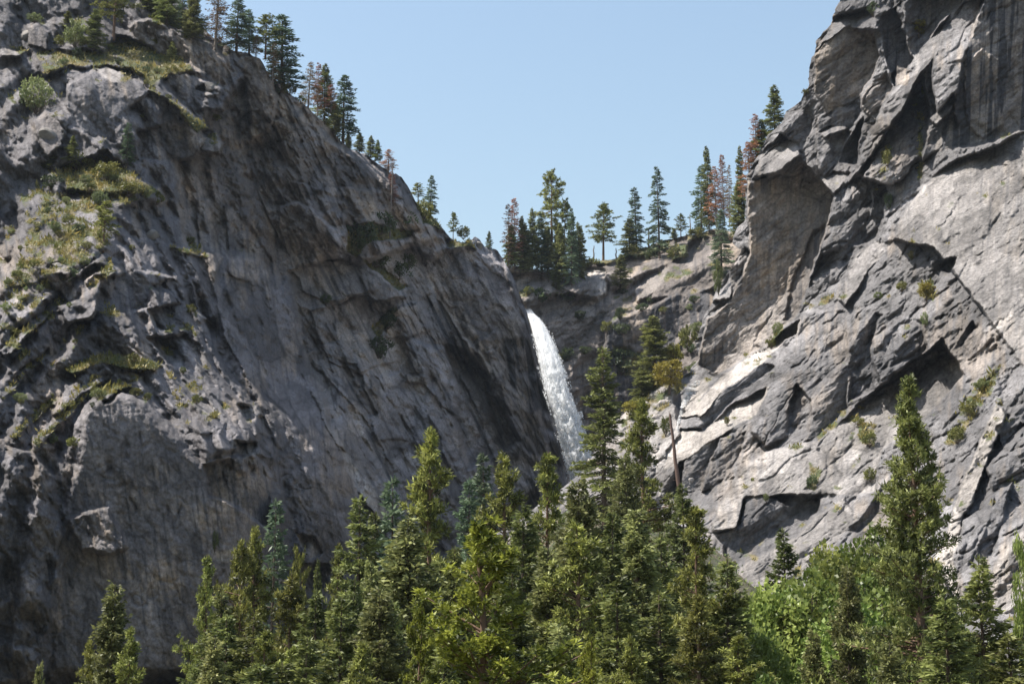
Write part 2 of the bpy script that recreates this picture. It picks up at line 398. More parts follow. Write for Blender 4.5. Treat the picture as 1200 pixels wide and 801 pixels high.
    # dark gully at the far left edge
    f([(-80, 170), (0, 170), (22, 200), (22, 290), (0, 330), (-80, 330)], (0.8, -0.6, 0.0), d=8, s=4, r=0.9, c=('dark', 0.3))
    # upper left: boulder face, shelves and the grass ramp
    f(l1((215, 290), (320, 230), (400, 250), (480, 280), (500, 310), (440, 360), (390, 400), (380, 480), (250, 430), (215, 340)), (0.45, -0.88, 0.1), d=-8, s=3, r=0.45)
    f(l1((310, 235), (350, 225), (420, 250), (400, 275), (350, 265)), (0.0, -0.5, 0.86), d=-11, s=1.5, r=0.5, c=('pale', 0.4))
    f(l1((530, 260), (620, 250), (740, 290), (750, 370), (640, 370), (570, 310)), (0.5, -0.8, 0.3), d=-3, s=3, r=0.7)
    f(l1((660, 300), (700, 285), (740, 310), (700, 320)), (0, -0.5, 0.86), d=-8, s=1.5, r=0.6, c=('pale', 0.6))
    f(l1((665, 470), (720, 445), (750, 480), (740, 510), (680, 505)), (-0.05, -0.6, 0.8), d=-8, s=1.8, r=0.6, c=('pale', 0.7))
    f(l1((450, 440), (640, 400), (690, 460), (660, 520), (590, 540), (470, 530)), (0.45, -0.85, 0.2), d=-2, s=3, r=0.8, c=('tan', 0.15))
    f(l1((390, 120), (440, 130), (640, 225), (650, 240), (560, 250), (500, 300), (600, 350), (700, 430), (660, 440), (560, 340), (480, 260), (400, 230), (340, 220), (360, 150)), (0.05, -0.55, 0.83), d=-2, s=4, r=0.6, c=('veg', 0.75))
    f(l1((120, 170), (260, 170), (400, 180), (480, 250), (380, 225), (230, 220), (150, 250)), (0.1, -0.5, 0.86), d=-2, s=5, r=0.9, c=('veg', 0.62))
    f(l1((110, 410), (155, 370), (190, 380), (220, 440), (210, 500), (160, 520), (120, 460)), (0.1, -0.8, 0.55), d=-8, s=2, r=0.4, c=('tan', 0.2))
    f(l1((90, 90), (130, 75), (165, 110), (160, 170), (100, 150)), (0.2, -0.85, 0.45), d=-7, s=2, r=0.4, c=('tan', 0.15))
    f(l1((200, 560), (350, 510), (470, 600), (550, 650), (400, 650), (230, 640)), (0.1, -0.5, 0.85), d=-2, s=5, r=0.9, c=('veg', 0.7))
    f(l1((-60, 0), (30, 0), (90, 160), (60, 180), (-60, 170)), (0.6, -0.8, 0.0), d=-6, s=3, r=0.6, c=('dark', 0.2))
    f(l1((0, 160), (80, 175), (60, 190), (0, 190)), (0, -0.5, 0.86), d=-9, s=2, r=0.6, c=('pale', 0.3))
    # shaded ledges with brush below the crest
    f(l3((360, 190), (420, 175), (600, 200), (560, 230), (440, 240), (400, 290), (360, 270)), None, d=5, s=3, r=0.8, c=('veg', 0.85))
    f(l3((400, 290), (500, 330), (580, 390), (540, 400), (440, 330)), None, d=3, s=3, r=0.8, c=('veg', 0.7))
    f(l3((430, 520), (520, 450), (540, 470), (470, 560)), None, d=2, s=3, r=0.8, c=('veg', 0.6))
    f(l3((590, 100), (640, 140), (690, 200), (620, 180)), (0.1, -0.6, 0.7), d=0, s=3, r=0.8, c=('veg', 0.75))
    f(l3((690, 230), (790, 230), (800, 260), (700, 255)), (0.05, -0.5, 0.85), d=-2, s=2, r=0.8, c=('veg', 0.6))

    f([(175, 425), (255, 410), (318, 500), (318, 560), (240, 545), (195, 495), (170, 470)], None, s=8, r=0.7)
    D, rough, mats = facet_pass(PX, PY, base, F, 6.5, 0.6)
    # joints: large diagonal blocks, then finer ones; the central wall is ribbed along its dip
    up = smooth(330, 420, PX + 0.15 * PY) ; px, py = PX, PY
    low = 1 - smooth(250, 350, PX - 0.28 * (PY - 300))          # buttress and upper slopes
    # the jointed slope breaks into steep risers and narrow treads that climb with the joint planes
    T = np.interp(PX, [-200, 115, 150, 420], [180, -9, -9, 110]) * np.interp(PY, [0, 250, 330], [0.35, 0.5, 1.0])
    q = D + T + 9 * fbm(px / 70, py / 60, 4, 41) + 4 * fbm(px / 22, py / 22, 3, 45)
    w = low * smooth(0.35, 0.8, rough) * (1 - 0.55 * np.clip(mats.get('veg', 0 * D) * 1.6, 0, 1))
    D = D + w * (0.75 * (step_terrace(q, 21.0, 3.2) - q) + 0.0)
    q2 = D + T * 0.8 + 5 * fbm(px / 36, py / 30, 4, 47)
    D = D + w * 0.38 * (step_terrace(q2, 7.0, 2.6) - q2)
    h = rough * ((4.6 * blocks(px, py, 58, 56, 1.7, 1, 1.0) * (0.4 + 0.6 * rough) + 3.8 * blocks(px + 11, py, 32, 48, 2.0, 6, 1.0)) * low
                 + 2.2 * blocks(px, py, 19, 46, 2.0, 2, 1.0) * (0.35 + 0.65 * low)
                 + 0.85 * blocks(px, py, 8.0, 46, 1.9, 3, 1.1) * (0.35 + 0.65 * low)
                 + 0.32 * ridged(px / 7, py / 7, 4, 11) * (0.4 + 0.6 * low))
    u, v = rot(px + 6 * fbm(px / 50, py / 50, 3, 81), py, 64)
    rib = ridged(u / 120, v / 15, 5, 13)
    h = h + rough * (1 - low) * (4.5 * rib + 9.0 * blocks(px, py, 44, 64, 2.4, 16, 0.9) + 5.0 * blocks(px, py, 20, 60, 2.4, 14, 1.0) + 1.7 * blocks(px, py, 7.5, 50, 1.5, 15, 1.1) + 2.6 * blocks(px, py, 14, 20, 1.4, 18, 1.0))
    u, v = rot(px, py, 80)
    h = h + 1.0 * fbm(u / 60, v / 9, 4, 17) + 0.5 * fbm(px / 6, py / 5, 3, 19) * (0.4 + 0.6 * np.clip(rough, 0, 1))
    cr = np.abs(fbm(px / 70 + 0.4 * py / 70, py / 70 - 0.5 * px / 70, 4, 23))
    h = h - 1.0 * np.exp(-(cr / 0.010) ** 2) * smooth(0.25, 0.6, rough)
    base_D = D
    r_ = np.clip(rough, 0.3, 1)
    h = h - 1.6 * r_ * low * cracks(px, py, 30, 50, 2.2, 31) - 1.8 * (1 - low) * cracks(px, py, 26, 64, 4.0, 33, -0.05) - 1.1 * cracks(px, py, 34, 78, 3.0, 35, 0.12)
    h = h + 0.8 * r_ * blocks(px, py, 5.2, 60, 1.6, 37, 1.1)
    D = D - 0
    D = base_D - h
    auto_veg(PX, PY, D, mats, smooth(350, 250, PX) * smooth(520, 400, PY - 0.2 * PX), 0.66, 300)
    haze_lift = smooth(335, 400, PX - 0.22 * (PY - 300)) * smooth(210, 320, PY)      # central wall lightened in its colour, standing in for distance haze
    A = albedo_mix(GREY * np.array([0.66, 0.655, 0.70]) * (1 + 0.55 * haze_lift - 0.16 * smooth(300, 150, PY) * smooth(330, 200, PX))[..., None], mats, PX, PY, 82, 0.55, 50, 0.44, (smooth(330, 400, PX - 0.22 * (PY - 300)), 63), ((34, 62, 2.6, 0.30, 61), (13, 58, 2.4, 0.24, 66)))  # haze painted into the central wall; upper left darkened in place of shade
    # back of the crest: rounds over and falls away
    k = np.arange(1, 9)[:, None]
    R = ray(PX[-1], PY[-1]); P0 = pt(PX[-1], PY[-1], D[-1])
    hd = R.copy(); hd[:, 2] = 0; hd /= np.linalg.norm(hd, axis=1)[:, None]
    steps = (k ** 2 * 2.4)[..., None]
    BP = P0[None] + hd[None] * steps; BP[..., 2] += -0.04 * steps[..., 0] - 0.0016 * steps[..., 0] ** 2; BP[..., 0] -= 0.25 * steps[..., 0]
    RELIEF['left'] = (PX, PY, D, mats)
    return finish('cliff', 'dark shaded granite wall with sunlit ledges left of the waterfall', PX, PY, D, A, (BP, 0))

# ============================== the right (sunlit) wall
def build_right():
    left_pts = [(-120, 1000), (-40, 992), (0, 984), (30, 972), (48, 956), (60, 955), (82, 948), (100, 947), (118, 938), (130, 922), (150, 912), (160, 899), (180, 890), (198, 878), (212, 874),
                (240, 873), (260, 872), (268, 862), (285, 858), (293, 868), (312, 858), (330, 846), (345, 838), (365, 828), (385, 822), (400, 815), (420, 818), (436, 808), (442, 786), (452, 770), (462, 752),
                (480, 735), (500, 712), (520, 700), (545, 690), (570, 660), (600, 620), (640, 560), (700, 470), (760, 400), (880, 330)]
    base_f = rbf([(980, -100, 690), (950, 60, 680), (880, 210, 690), (860, 330, 700), (820, 420, 690), (745, 480, 690), (700, 560, 640), (620, 640, 560), (480, 740, 470), (340, 880, 400),
                  (1100, -60, 640), (1300, -60, 590), (1050, 80, 640), (1200, 80, 600), (1380, 80, 560), (1000, 240, 640), (1120, 200, 590), (1250, 160, 570),
                  (950, 340, 630), (1060, 340, 570), (1200, 330, 510), (1380, 330, 470), (850, 480, 610), (960, 480, 570), (1100, 480, 490), (1250, 480, 430), (1380, 480, 410),
                  (830, 600, 560), (950, 620, 500), (1100, 620, 410), (1250, 620, 350), (880, 740, 400), (1000, 760, 350), (1150, 760, 290), (1300, 760, 260), (700, 740, 430), (880, 880, 320), (1100, 880, 260), (1350, 880, 220), (600, 880, 330)])
    ys = np.arange(-110, 880, 1.15)
    xl = interp_line(left_pts, ys)
    xl = xl + (2.2 * fbm(ys / 14, ys * 0 + 1.7, 4, 35) + 1.6 * blocks(ys, ys * 0 + 4, 12, 0, 1, 36, 0.5, 0.2))
    nx = 640
    far = 1245 + 655 * np.linspace(1, 0, 90, endpoint=False) ** 1.6          # the wall runs on beyond the view, coarser
    s = np.linspace(0, 1, nx)[None]
    PY = np.repeat(ys[:, None], nx + 90, 1); PX = np.concatenate([np.repeat(far[None], len(ys), 0), 1245 + (xl[:, None] - 1245) * s], 1)
    base = base_f(np.minimum(PX, 1360), PY) * np.clip(1 - np.maximum(PX - 1360, 0) * 0.0005, 0.7, 1)
    c1 = crop(780, 0); c2 = crop(780, 260); c3 = crop(780, 460)
    F = []
    def f(p, n=None, **kw):
        kw['p'] = p; kw['n'] = n; kw['bf'] = base_f; F.append(kw)
    SLAB = (-0.40, -0.50, 0.77)
    # talus slope of boulders at the foot, left
    f([(690, 560), (735, 478), (790, 440), (800, 520), (785, 600), (830, 700), (760, 800), (400, 830), (560, 650)], (-0.2, -0.62, 0.76), d=0, s=8, r=1.6, c=('pale', 0.3))
    # upper right streaked wall, in shade
    f(c1((1060, -60), (1100, -200), (1500, -200), (1700, 380), (1300, 420), (1200, 440), (1060, 480), (890, 510), (960, 370), (1000, 200)), (0.18, -0.98, -0.08), d=14, s=4, cl=40, r=0.28, c=('streak', 0.95), c2=[('tan', 0.25), ('pale', 0.25)])
    f(c1((1000, 230), (1060, 160), (1110, 200), (1130, 420), (1060, 460), (1010, 420)), None, d=-2, s=3, r=0.3, c=('tan', 0.55))
    # giant sunlit slab
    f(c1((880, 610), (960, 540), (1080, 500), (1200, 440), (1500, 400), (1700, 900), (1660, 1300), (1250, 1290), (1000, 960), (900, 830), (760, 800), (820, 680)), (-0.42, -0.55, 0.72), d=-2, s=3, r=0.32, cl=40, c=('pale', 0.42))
    # top-left block
    f(c1((500, 190), (530, 140), (600, 92), (700, 105), (715, 190), (690, 260), (650, 320), (540, 385), (500, 300)), (0.04, -0.97, -0.22), d=2, s=2, r=0.3, c=('tan', 0.45))
    f(c1((545, 90), (580, 40), (690, 20), (715, 100), (600, 92), (530, 140), (505, 170)), (-0.45, -0.55, 0.7), d=-4, s=2.5, r=0.7)
    f(c1((580, -120), (800, -120), (760, 30), (700, 30), (570, 50)), (-0.1, -0.95, 0.25), d=0, s=4, r=0.8, c=('dark', 0.3))
    f(c1((722, 60), (770, 20), (810, 140), (835, 240), (800, 260), (770, 290), (745, 220)), (0.4, -0.9, 0.0), d=16, s=2.5, r=0.5, c=('dark', 0.75))
    f(c1((800, 0), (960, -60), (1000, 0), (920, 70), (850, 180), (820, 190), (790, 100)), (0.3, -0.95, 0.05), d=10, s=3, r=0.7, c=('dark', 0.5))
    f(c1((770, 222), (815, 240), (810, 290), (770, 285)), (-0.3, -0.8, 0.5), d=2, s=1.5, r=0.4, c=('tan', 0.7))
    f(c1((650, 330), (700, 270), (740, 240), (760, 290), (700, 400), (660, 370)), (-0.3, -0.9, 0.2), d=0, s=2, r=0.7, c=('tan', 0.3))
    f(c1((510, 400), (600, 340), (650, 320), (655, 370), (610, 440), (510, 460)), (0.0, -0.99, -0.1), d=6, s=2.5, r=0.5, c=('dark', 0.5))
    f(c1((575, 540), (655, 390), (665, 430), (640, 550)), (0.5, -0.86, 0.0), d=12, s=2, r=0.5, c=('dark', 0.6))
    f(c1((505, 440), (600, 425), (620, 440), (580, 530), (530, 590), (510, 560)), (-0.1, -0.95, 0.2), d=0, s=2, r=0.6)
    f(c1((510, 440), (560, 425), (610, 425), (600, 440), (530, 460)), (-0.4, -0.45, 0.8), d=-2, s=1.5, r=0.6, c=('pale', 0.2))
    f(c1((660, 410), (700, 410), (690, 440), (660, 540), (640, 560)), (-0.2, -0.95, 0.1), d=0, s=2, r=0.6, c=('dark', 0.2))
    # long ribs descending from the upper right
    f(c1((1000, -40), (1000, 20), (930, 90), (910, 180), (860, 240), (790, 370), (690, 520), (625, 600), (690, 430), (770, 290), (840, 180), (880, 130), (940, 60)), (-0.62, -0.5, 0.6), d=-6, s=2.5, r=0.6, c=('pale', 0.12))
    f(c1((1000, 0), (1070, -10), (1000, 180), (980, 310), (900, 410), (890, 230), (925, 100)), (-0.35, -0.62, 0.7), d=-8, s=2.5, r=0.6)
    f(c1((890, 200), (905, 400), (880, 370), (860, 300)), (0.6, -0.8, 0.0), d=2, s=2, r=0.5, c=('dark', 0.3))
    f(c1((860, 250), (880, 370), (870, 500), (790, 600), (690, 640), (640, 620), (700, 520), (790, 380)), (-0.42, -0.62, 0.66), d=-2, s=3, r=1.1)
    f(c1((880, 420), (960, 380), (980, 430), (890, 520), (860, 540)), (-0.2, -0.85, 0.5), d=0, s=3, r=0.6)
    f(c1((880, 400), (970, 310), (975, 340), (905, 420)), (-0.4, -0.5, 0.75), d=-4, s=2, r=0.5, c=('pale', 0.3))
    # mid left rib, mixed light
    f(c1((570, 640), (650, 590), (740, 620), (735, 720), (700, 800), (520, 850), (470, 960), (530, 780)) , (-0.25, -0.78, 0.5), d=0, s=3, r=1.3)
    f(c1((690, 640), (740, 620), (735, 730), (690, 720)), (0.5, -0.85, 0.05), d=7, s=2, r=0.5, c=('dark', 0.4))
    f(c2((640, 110), (700, 60), (760, 60), (690, 150), (600, 280), (580, 260)), (-0.55, -0.5, 0.66), d=-4, s=2.5, r=0.5, c=('pale', 0.3))
    # lit lips at the silhouette
    f(c1((385, 445), (440, 480), (452, 520), (380, 570), (285, 600), (330, 500)), (-0.5, -0.5, 0.7), d=-4, s=2, r=0.7, c=('pale', 0.25))
    f(c1((380, 440), (470, 350), (500, 400), (455, 500), (440, 480)), (0.1, -0.97, 0.1), d=0, s=2, r=0.7, c=('dark', 0.2))
    f(c1((440, 635), (530, 595), (560, 570), (620, 580), (560, 650), (500, 660)), (-0.45, -0.5, 0.74), d=-3, s=2, r=0.6, c=('pale', 0.3))
    f(c2((150, 270), (220, 190), (265, 95), (320, 155), (240, 180), (215, 260)), (-0.55, -0.45, 0.7), d=-4, s=2, r=0.6, c=('pale', 0.2))
    f(c2((215, 160), (265, 100), (325, 150), (290, 230), (220, 250)), (0.0, -0.97, -0.1), d=0, s=2, r=0.7, c=('dark', 0.5))
    # big overhanging tan wall
    f(c1((275, 610), (380, 575), (455, 535), (560, 650), (530, 790), (480, 930), (430, 1070), (330, 1160), (170, 1250), (105, 1220), (140, 1070), (220, 1000), (280, 860)), (-0.02, -0.97, -0.24), d=10, cl=40, s=2.5, r=0.25, c=('tan', 0.38))
    f(c2((110, 480), (140, 330), (220, 260), (200, 380), (190, 470), (150, 510)), None, d=1, s=4, r=0.35, c=('dark', 0.6))
    f(c1((275, 600), (380, 570), (455, 520), (450, 560), (350, 640), (290, 650)), None, d=0, s=4, c=('dark', 0.45))
    f(c2((430, 330), (480, 150), (530, 20), (500, 30), (430, 180), (400, 330)), None, d=3, s=3, c=('dark', 0.5))
    # bright slabs in front of the overhang
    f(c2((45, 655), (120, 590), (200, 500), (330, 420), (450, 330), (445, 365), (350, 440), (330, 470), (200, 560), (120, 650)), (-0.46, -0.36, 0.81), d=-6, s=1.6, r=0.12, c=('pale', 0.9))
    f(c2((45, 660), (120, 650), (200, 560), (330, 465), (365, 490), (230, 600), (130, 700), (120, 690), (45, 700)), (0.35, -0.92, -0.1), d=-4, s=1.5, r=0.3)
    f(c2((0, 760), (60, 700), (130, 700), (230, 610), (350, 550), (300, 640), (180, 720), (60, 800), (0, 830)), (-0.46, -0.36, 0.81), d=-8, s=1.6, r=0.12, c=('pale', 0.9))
    f(c2((60, 800), (130, 740), (180, 720), (150, 800), (120, 900), (50, 910)), (0.1, -0.98, 0.1), d=-8, s=2, r=0.3)
    f(c2((180, 720), (270, 700), (250, 780), (180, 880), (120, 900), (150, 800)), (0.45, -0.88, 0.05), d=-4, s=2, r=0.5, c=('dark', 0.35))
    f(c2((105, 530), (135, 525), (140, 560), (70, 640), (60, 600)), (-0.4, -0.5, 0.75), d=-4, s=1.5, r=1.0, c=('pale', 0.9))
    # the big grey block
    f(c2((290, 680), (360, 510), (420, 410), (470, 300), (600, 300), (610, 470), (560, 500), (490, 600), (440, 540), (330, 740), (285, 700)), (-0.40, -0.66, 0.62), d=-14, s=2.5, r=0.7)
    f(c2((440, 540), (415, 600), (410, 720), (330, 750), (340, 720)), (0.5, -0.86, 0.0), d=-12, s=2, r=0.4, c=('dark', 0.2))
    f(c2((490, 600), (560, 500), (610, 470), (610, 620), (520, 710), (460, 740), (490, 650)), (0.55, -0.83, 0.0), d=-11, s=2, r=0.35, c=('tan', 0.12))
    f(c2((610, 420), (700, 300), (720, 310), (690, 420), (700, 560), (620, 600)), (0.3, -0.95, 0.05), d=8, s=3, r=0.9, c=('dark', 0.45))
    f(c2((700, 390), (800, 320), (860, 330), (870, 420), (820, 500), (720, 540), (690, 470)), (0.25, -0.85, 0.35), d=-4, s=3, r=1.2, c=('dark', 0.2))
    f(c2((960, 420), (1030, 330), (1040, 350), (990, 420)), (0.6, -0.8, 0.0), d=4, s=2, r=0.5, c=('dark', 0.4))
    f(c2((890, 130), (970, 120), (950, 170), (900, 160)), (0.4, -0.9, 0.0), d=3, s=2, r=0.5, c=('dark', 0.3))
    # long lower slab
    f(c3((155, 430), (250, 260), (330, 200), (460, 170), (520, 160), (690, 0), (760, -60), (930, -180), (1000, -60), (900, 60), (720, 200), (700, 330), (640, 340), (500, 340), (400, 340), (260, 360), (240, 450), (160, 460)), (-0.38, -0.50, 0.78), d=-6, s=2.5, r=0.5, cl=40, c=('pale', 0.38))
    f(c3((180, 470), (250, 440), (270, 350), (330, 340), (420, 380), (520, 340), (510, 400), (430, 470), (350, 530), (230, 600), (200, 560)), (0.2, -0.95, -0.22), d=2, s=2, r=0.4, c=('dark', 0.3))
    f(c3((225, 600), (340, 530), (440, 480), (520, 400), (600, 350), (640, 420), (520, 560), (400, 660), (250, 680)), (-0.36, -0.52, 0.77), d=-8, s=2, r=0.45, c=('pale', 0.38))
    f(c3((600, 460), (680, 380), (720, 300), (720, 400), (640, 470)), (0.3, -0.9, 0.1), d=2, s=2.5, r=0.8, c=('dark', 0.3))
    # bright scoured band and the blocks at the right edge
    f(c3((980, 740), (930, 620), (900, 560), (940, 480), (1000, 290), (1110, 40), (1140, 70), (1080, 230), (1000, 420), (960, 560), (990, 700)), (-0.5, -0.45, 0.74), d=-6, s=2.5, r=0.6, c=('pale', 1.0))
    f(c3((1105, 120), (1200, 40), (1200, 0), (1300, -40), (1300, 150), (1190, 100), (1130, 180)), (0.25, -0.96, 0.0), d=-4, s=2, r=0.3, c=('dark', 0.2))
    f(c3((1070, 250), (1190, 130), (1300, 150), (1300, 260), (1170, 300), (1100, 330)), (-0.1, -0.9, 0.45), d=-4, s=3, r=0.6)
    f(c3((1000, 430), (1100, 350), (1080, 480), (1040, 560), (1000, 620), (960, 640)), (-0.3, -0.8, 0.5), d=-6, s=2, r=0.5)
    f(c3((1090, 380), (1160, 300), (1120, 470), (1080, 580), (1040, 560)), (0.5, -0.85, 0), d=-3, s=2, r=0.5, c=('dark', 0.3))
    f(c3((1080, 660), (1110, 560), (1200, 440), (1300, 420), (1300, 760), (1100, 740)), (-0.35, -0.6, 0.72), d=-8, s=3, r=1.1, c=('pale', 0.45))
    # brush lines on the ledges
    for poly, a in [(c2((430, 280), (600, 230), (730, 230), (600, 260), (450, 300)), 0.42), (c2((840, 200), (900, 200), (900, 270), (850, 250)), 0.8), (c2((640, 660), (700, 670), (700, 760), (650, 740)), 0.65),
                    (c3((480, 230), (520, 260), (500, 330), (480, 310)), 0.7), (c2((1040, 540), (1130, 470), (1100, 560), (960, 760), (930, 740)), 0.55), (c2((500, 720), (610, 620), (600, 660), (510, 740)), 0.6),
                    (c2((340, 410), (390, 340), (400, 370), (350, 420)), 0.7), (c1((845, 380), (865, 370), (860, 600), (840, 610)), 0.6), (c1((720, 500), (760, 480), (740, 600), (710, 600)), 0.55), (c2((820, 30), (840, 20), (830, 140), (815, 140)), 0.5),
                    ([(735, 478), (800, 436), (806, 450), (760, 500), (715, 540)], 0.5)]:
        f(poly, None, s=2.5, c=('veg', a))
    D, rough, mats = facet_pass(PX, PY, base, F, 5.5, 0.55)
    px, py = PX, PY
    h = rough * (5.5 * blocks(px, py, 50, -54, 2.2, 101, 1.0) + 2.4 * blocks(px, py, 20, -48, 2.2, 102, 1.1) + 0.9 * blocks(px, py, 8, -42, 2.0, 103, 1.1)
                 + 0.5 * ridged(px / 7, py / 7, 4, 111))
    u, v = rot(px + 5 * fbm(px / 40, py / 40, 3, 181), py, -38)
    h = h + 0.9 * fbm(u / 40, v / 10, 4, 113) + 0.42 * ridged(u / 22, v / 5.5, 4, 114) + 0.3 * fbm(px / 5, py / 5, 3, 119)
    u, v = rot(px, py, -30)
    h = h + 0.55 * blocks(px, py, 9, -30, 4.5, 127, 1.2)
    cr = np.abs(fbm(px / 80 + 0.6 * py / 80, py / 80 - 0.3 * px / 80, 4, 123))
    h = h - 0.8 * np.exp(-(cr / 0.008) ** 2) * smooth(0.35, 0.8, rough)
    r_ = np.clip(rough, 0.3, 1)
    h = h - 2.0 * cracks(px, py, 28, -36, 3.4, 131, -0.06) * np.clip(r_ * 1.4, 0, 1) - 1.2 * cracks(px, py, 18, -58, 2.6, 133, 0.10) * r_ - 1.4 * cracks(px, py, 60, -30, 2.5, 135, 0.0, 1.6)
    h = h + 0.45 * r_ * blocks(px, py, 5.0, -38, 2.6, 137, 1.1)
    D = D - h
    auto_veg(PX, PY, D, mats, np.ones_like(D), 0.42, 310)
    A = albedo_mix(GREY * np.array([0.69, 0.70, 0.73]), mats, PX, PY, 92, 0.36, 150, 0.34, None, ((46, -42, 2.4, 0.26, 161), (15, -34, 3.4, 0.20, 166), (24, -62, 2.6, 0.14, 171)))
    k = np.arange(1, 8)[None, :]
    R = ray(PX[:, -1], PY[:, -1]); P0 = pt(PX[:, -1], PY[:, -1], D[:, -1])
    hd = R.copy(); hd[:, 2] = 0; hd /= np.linalg.norm(hd, axis=1)[:, None]
    steps = (k ** 2 * 2.6)[..., None]
    BP = P0[:, None] + hd[:, None] * steps; BP[..., 0] += 0.55 * steps[..., 0]
    RELIEF['right'] = (PX, PY, D, mats)
    return finish('cliff', 'sunlit grey granite slabs and overhangs rising right of the waterfall', PX, PY, D, A, (BP, 1))

# ============================== the head wall behind the fall
def build_back():
    sil = [(560, 318), (590, 314), (612, 312), (622, 314), (640, 318), (660, 322), (672, 318), (682, 312), (690, 308), (700, 305), (712, 304), (722, 302), (735, 296), (745, 291), (760, 289), (775, 282), (790, 279), (805, 276), (818, 273), (830, 270), (842, 268), (860, 272), (880, 272), (930, 280)]
    base_f = rbf([(560, 640, 905), (640, 640, 935), (700, 640, 940), (800, 640, 900), (900, 640, 860), (560, 420, 925), (640, 420, 950), (720, 430, 960), (800, 420, 930), (900, 420, 880),
                  (560, 330, 950), (640, 330, 975), (720, 330, 1010), (800, 300, 1020), (900, 290, 980), (720, 365, 975), (820, 340, 950)])
    xs = np.arange(560, 925, 1.1)
    top = interp_line(sil, xs) + 1.6 * fbm(xs / 12, xs * 0 + 6.1, 4, 75) + 0.9 * blocks(xs, xs * 0 + 7, 9, 0, 1, 76, 0.5, 0.2)
    ny = 330
    s = np.linspace(0, 1, ny)[:, None]
    PX = np.repeat(xs[None], ny, 0); PY = 660 + (top[None] - 660) * s
    base = base_f(PX, PY)
    b = crop(600, 150, 4.0); b2 = crop(600, 330, 4.0)
    F = []
    def f(p, n=None, **kw):
        kw['p'] = p; kw['n'] = n; kw['bf'] = base_f; F.append(kw)
    f(b((330, 650), (420, 600), (560, 580), (700, 530), (900, 480), (1050, 520), (960, 620), (800, 640), (720, 640), (560, 720), (470, 760), (430, 700)), (-0.1, -0.45, 0.88), d=-4, s=5, r=0.9, c=('veg', 0.34))
    f(b((330, 660), (440, 660), (440, 780), (400, 800), (340, 700)), (-0.2, -0.5, 0.85), d=-4, s=3, r=0.8, c=('pale', 0.8))
    f(b((520, 610), (640, 600), (560, 700), (530, 690)), (-0.1, -0.5, 0.85), d=-3, s=3, r=0.5, c=('tan', 0.8))
    f(b((350, 620), (520, 590), (700, 540), (760, 560), (600, 600), (400, 640)), (-0.1, -0.45, 0.88), d=-2, s=3, r=0.6, c=('veg', 0.72))
    f(b((820, 490), (900, 470), (960, 500), (900, 510), (740, 560), (760, 620), (820, 600)), (-0.1, -0.45, 0.88), d=-2, s=3, r=0.6, c=('veg', 0.66))
    f(b((560, 760), (680, 670), (740, 640), (720, 700), (640, 780), (580, 800)), (-0.35, -0.5, 0.8), d=-6, s=2.5, r=0.6, c=('pale', 0.45))
    f(b((740, 640), (960, 620), (950, 720), (850, 780), (760, 800), (640, 790)), (0.0, -0.9, 0.4), d=-2, s=3, r=0.8)
    f(b2((440, 190), (600, 140), (760, 60), (960, 20), (920, 200), (800, 260), (700, 330), (640, 560), (460, 620), (420, 440)), (0.05, -0.99, -0.06), d=6, s=4, r=0.45, c=('streak', 0.9))
    f(b2((470, 300), (620, 330), (600, 440), (500, 430)), None, d=3, s=4, r=0.7, c=('veg', 0.9))
    f(b2((90, 120), (240, 60), (430, 60), (420, 240), (300, 400), (330, 560), (300, 640), (180, 300)), (0.1, -0.9, 0.35), d=0, s=4, r=1.0, c=('tan', 0.15))
    f([(592, 320), (640, 322), (690, 330), (700, 350), (660, 345), (600, 345)], (-0.1, -0.6, 0.78), d=-4, s=4, r=1.5, c=('pale', 0.1))
    D, rough, mats = facet_pass(PX, PY, base, F)
    px, py = PX, PY
    h = rough * (4.2 * blocks(px, py, 24, -30, 2.0, 201, 1.0, 0.5) + 2.2 * blocks(px, py, 10, -30, 1.8, 202, 1.0, 0.5) + 1.0 * ridged(px / 6, py / 5, 4, 211))
    u, v = rot(px, py, 88)
    h = h + 1.2 * fbm(u / 40, v / 6, 4, 213) + 0.6 * fbm(px / 4, py / 4, 3, 214)
    D = D - h
    auto_veg(PX, PY, D, mats, np.ones_like(D), 0.55, 320)
    A = albedo_mix(GREY * np.array([0.80, 0.74, 0.70]), mats, PX, PY, 88, 0.5, 250, 0.65, None, ((22, -28, 2.6, 0.28, 261), (9, -20, 2.6, 0.22, 266)))
    k = np.arange(1, 8)[:, None]
    R = ray(PX[-1], PY[-1]); P0 = pt(PX[-1], PY[-1], D[-1])
    hd = R.copy(); hd[:, 2] = 0; hd /= np.linalg.norm(hd, axis=1)[:, None]
    steps = (k ** 2 * 4.0)[..., None]
    BP = P0[None] + hd[None] * steps; BP[..., 2] += 0.02 * steps[..., 0] - 0.0012 * steps[..., 0] ** 2
    RELIEF['back'] = (PX, PY, D, mats)
    return finish('cliff', 'pale topped head wall with dark water streaks behind the waterfall', PX, PY, D, A, (BP, 0))

cliff_left = build_left(); cliff_right = build_right(); cliff_back = build_back()

def cliff_depth(which, x, y):
    PX, PY, D, _ = RELIEF[which]
    d2 = (PX - x) ** 2 + (PY - y) ** 2
    return float(D.ravel()[int(np.argmin(d2))])

def cliff_point(which, x, y):
    """Nearest surface point of a cliff to a bearing (for seating trees and shrubs)."""
    PX, PY, D, _ = RELIEF[which]
    i = int(np.argmin((PX - x) ** 2 + (PY - y) ** 2))
    return pt(PX.ravel()[i], PY.ravel()[i], D.ravel()[i])
